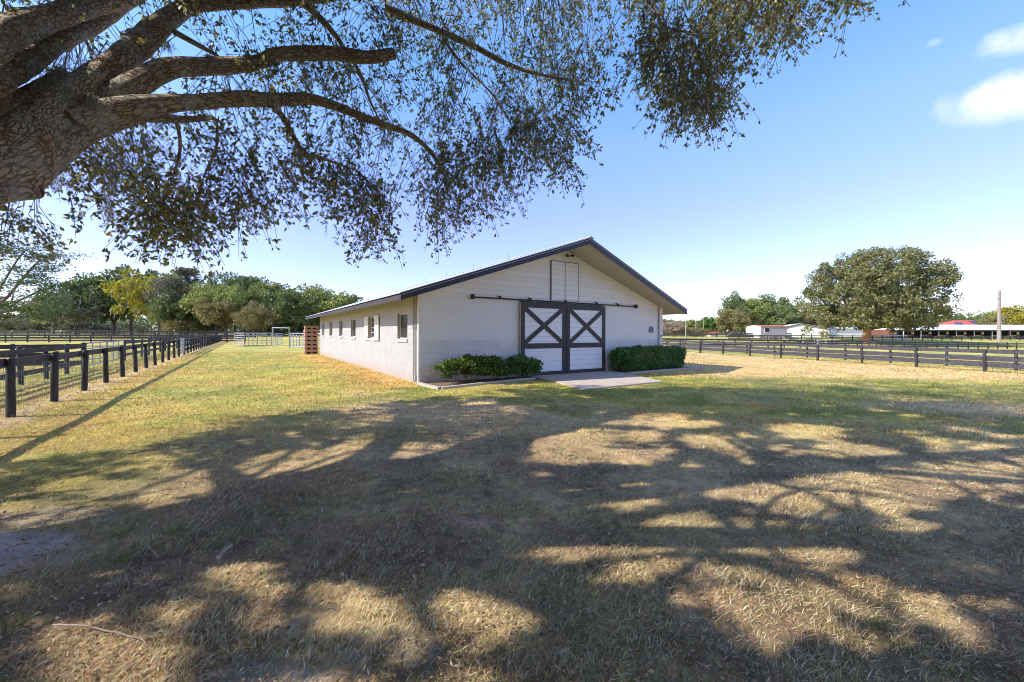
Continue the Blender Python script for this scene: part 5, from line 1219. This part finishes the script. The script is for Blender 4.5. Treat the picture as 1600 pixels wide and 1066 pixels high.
    yy = np.maximum(c2[:, 1], .05); sx = 800 + c2[:, 0] / yy * F; sy = 521 - (c2[:, 2] - EYE) / yy * F
    vis = (c2[:, 1] > .3) & (sx > -160) & (sx < 1800) & (sy > -330)
    c2 = c2[~vis]
    ns = fbm(c2[:, 0] * .55 + c2[:, 2] * .2, c2[:, 1] * .55 + c2[:, 2] * .25, 303, 3); c2 = c2[ns > .40]
    n3 = 90000; D3 = rng.uniform(2.6, 11.0, n3); x3 = rng.uniform(-250, 1900, n3); y3 = rng.uniform(-1400, -45, n3)
    c3 = np.stack([D3 * (x3 - 800) / F, D3, EYE - (y3 - 521) * D3 / F], -1)
    e3 = (((c3 - np.array([-4.2, 1.8, 6.8])) / np.array([12.3, 10.6, 5.3])) ** 2).sum(1); c3 = c3[(e3 < 1) & (c3[:, 2] > 4.4)]
    ns = fbm(c3[:, 0] * .55 + c3[:, 2] * .2, c3[:, 1] * .55 + c3[:, 2] * .25, 303, 3); c3 = c3[ns > .42]
    m3 = len(c3); a = rng.random(m3) * 6.28; d3 = unit(np.stack([np.cos(a), np.sin(a), rng.uniform(-.5, .3, m3)], -1))
    P3 = twigs(rng, c3, d3, rng.uniform(.25, .55, m3), 12, .105, .09)
    n4 = 42000; g4 = np.stack([rng.uniform(-6, 15, n4), rng.uniform(6.0, 12.8, n4)], -1); z4 = rng.uniform(7.6, 11.2, n4)  # unseen leaves added towards the sun to shade the far band of lawn
    c4 = np.stack([g4[:, 0] + SUN_H[0] * z4 / SUN_TAN, g4[:, 1] + SUN_H[1] * z4 / SUN_TAN, z4], -1)
    c4 = c4[(fbm(g4[:, 0] * .9, g4[:, 1] * 1.5, 611, 4) > .455) & (521 - (z4 - EYE) / np.maximum(c4[:, 1], .3) * F < -25) & (np.hypot((c4[:, 0] + 3) / 11, (c4[:, 1] - 2.5) / 9) < 1)]
    m4 = len(c4); a = rng.random(m4) * 6.28; d4 = unit(np.stack([np.cos(a), np.sin(a), rng.uniform(-.3, .4, m4)], -1))
    P4 = twigs(rng, c4, d4, rng.uniform(.25, .5, m4), 12, .13, .10); P3 = tuple(np.concatenate([q, w_]) for q, w_ in zip(P3, P4))
    yy = np.maximum(P3[0][:, 1], .05); k3 = 521 - (P3[0][:, 2] - EYE) / yy * F < -8
    P3 = tuple(q[k3] for q in P3)
    m2 = len(c2); a = rng.random(m2) * 6.28; d2 = unit(np.stack([np.cos(a), np.sin(a), rng.uniform(-.6, .2, m2)], -1))
    P2 = twigs(rng, c2, d2, rng.uniform(.3, .7, m2), 12, .125, .12)
    P2 = tuple(np.concatenate([q, w_]) for q, w_ in zip(P2, P3)); c2 = P2[0]
    yy = np.maximum(c2[:, 1], .05); fx_ = 800 + c2[:, 0] / yy * F; fy_ = 521 - (c2[:, 2] - EYE) / yy * F + 110 / np.maximum(yy, .3)
    out_ = ~((c2[:, 1] > .15) & (fx_ > -30) & (fx_ < 1640) & (fy_ > -12)); P2 = tuple(q[out_] for q in P2); c2 = P2[0]
    hx, hy, gy = shadow_px(c2); keep = np.ones(len(c2), bool)
    # let the sun reach the hanging foliage: it throws the shade there itself
    rn_ = rng.random(len(c2)); near_ = gy < 7.6
    for zz in (7.0, 6.2, 5.4, 4.6, 3.9):
        kk = np.maximum(c2[:, 2] - zz, 0) / SUN_TAN; qx = c2[:, 0] - SUN_H[0] * kk; qy = c2[:, 1] - SUN_H[1] * kk; q1 = np.maximum(qy, .1)
        ux = 800 + qx / q1 * F; uy = 521 - (zz - EYE) / q1 * F
        keep &= ~((c2[:, 2] > zz + .2) & (qy > 4.4) & (qy < 9.5) & (uy < np.interp(ux, LBx, LBy)) & (uy > -60) & (ux > -120) & (ux < 1200) & (ux < 850) & (rn_ < .6) & near_)
    infr = (gy > 1.2) & (hx > -250) & (hx < 1800)
    keep &= ~(infr & (hy < np.interp(hx, EX, EY) + 3 * rng.normal(size=len(c2))))
    wz_ = np.clip(gy, 1.5, 14); gxw = (hx - 800) / F * wz_
    wx = (fbm(gxw * .9, wz_ * 1.4, 801, 3) - .5) * 1.3; wy = (fbm(gxw * .9 + 30, wz_ * 1.4, 803, 3) - .5) * .9
    hx = hx + wx * F / wz_; hy = hy - wy * EYE * F / wz_ ** 2
    keep &= ~(infr & (vnoise(gxw * 2.6 + 5, wz_ * 3.2, 900) * .5 + vnoise(gxw * 6, wz_ * 8, 901) * .5 > .555 + .075 * sstep(4.5, 2.5, gy) + .04 * sstep(6.5, 9, gy)) & (gy > 1.5))
    for (cx_, cy_, rx, ry) in LIT:
        r2 = ((hx - cx_) / (rx * 1.1 + 14)) ** 2 + ((hy - cy_) / (ry * 1.1 + 8)) ** 2
        keep &= ~((gy > 1.0) & (r2 < 1.0 + .12 * rng.normal(size=len(c2))))
    P2 = tuple(q[keep] for q in P2)
    pos = np.vstack([P1[0], P2[0]]); ax = np.vstack([P1[1], P2[1]]); sz = np.concatenate([P1[2], P2[2]])
    v, f = leaves(pos, ax, sz, rng, .50, .10); v = v - np.array([OAK[0], OAK[1], 0])
    open('/tmp/info.txt', 'w').write(str(('oak leaves', len(pos), 'visible twigs', m_, 'hidden', m2)))
    link_mesh(fast_mesh('crown', v, f), 'crown', M['leaf_oak'], oak)
    link_mesh(fast_mesh('twigs', np.vstack(mb_v) - np.array([OAK[0], OAK[1], 0]), np.vstack(mb_f)), 'twigs', M['twig'], oak)
oak_crown()
# spanish moss
def moss(name, spots, label):
    rng = np.random.default_rng(len(spots) + 3); V = []; Fc = []; off = 0
    for (px, py, D, h, w_, n) in spots:
        b = np.array(P(px, py, D)); z = rng.random(n) * h
        pos = b + np.stack([rng.normal(size=n) * w_ * (1 - .6 * z / h) + (px * 0 - z * .10), rng.normal(size=n) * w_ * .7, -z], -1)
        v, f = leaves(pos, np.stack([rng.normal(size=n) * .45, rng.normal(size=n) * .45, -np.ones(n)], -1), .05 + .07 * rng.random(n), rng, .07, .02); V.append(v); Fc.append(f + off); off += len(v)
    o = link_mesh(fast_mesh(name, np.vstack(V) - np.array([OAK[0], OAK[1], 0]), np.vstack(Fc)), name, M['moss'], oak); o['label'] = label
moss('moss', [(182, 215, 4.8, 1.0, .035, 420), (172, 250, 4.85, .65, .03, 260), (150, 150, 4.6, .12, .10, 260), (78, 100, 4.7, .35, .12, 420), (95, 80, 5.2, .3, .10, 300), (80, 255, 4.4, .22, .10, 260), (230, 205, 5.1, .2, .06, 160), (480, 108, 6.9, .25, .12, 220), (425, 96, 6.4, .18, .12, 200), (1045, 45, 7.2, .25, .08, 140), (740, 40, 8.3, .2, .1, 120), (600, 210, 7.6, .2, .08, 120), (262, 62, 5.9, .14, .06, 120), (40, 230, 4.1, .12, .1, 160)], 'grey hanging moss strands')
print('objects', len(bpy.data.objects))
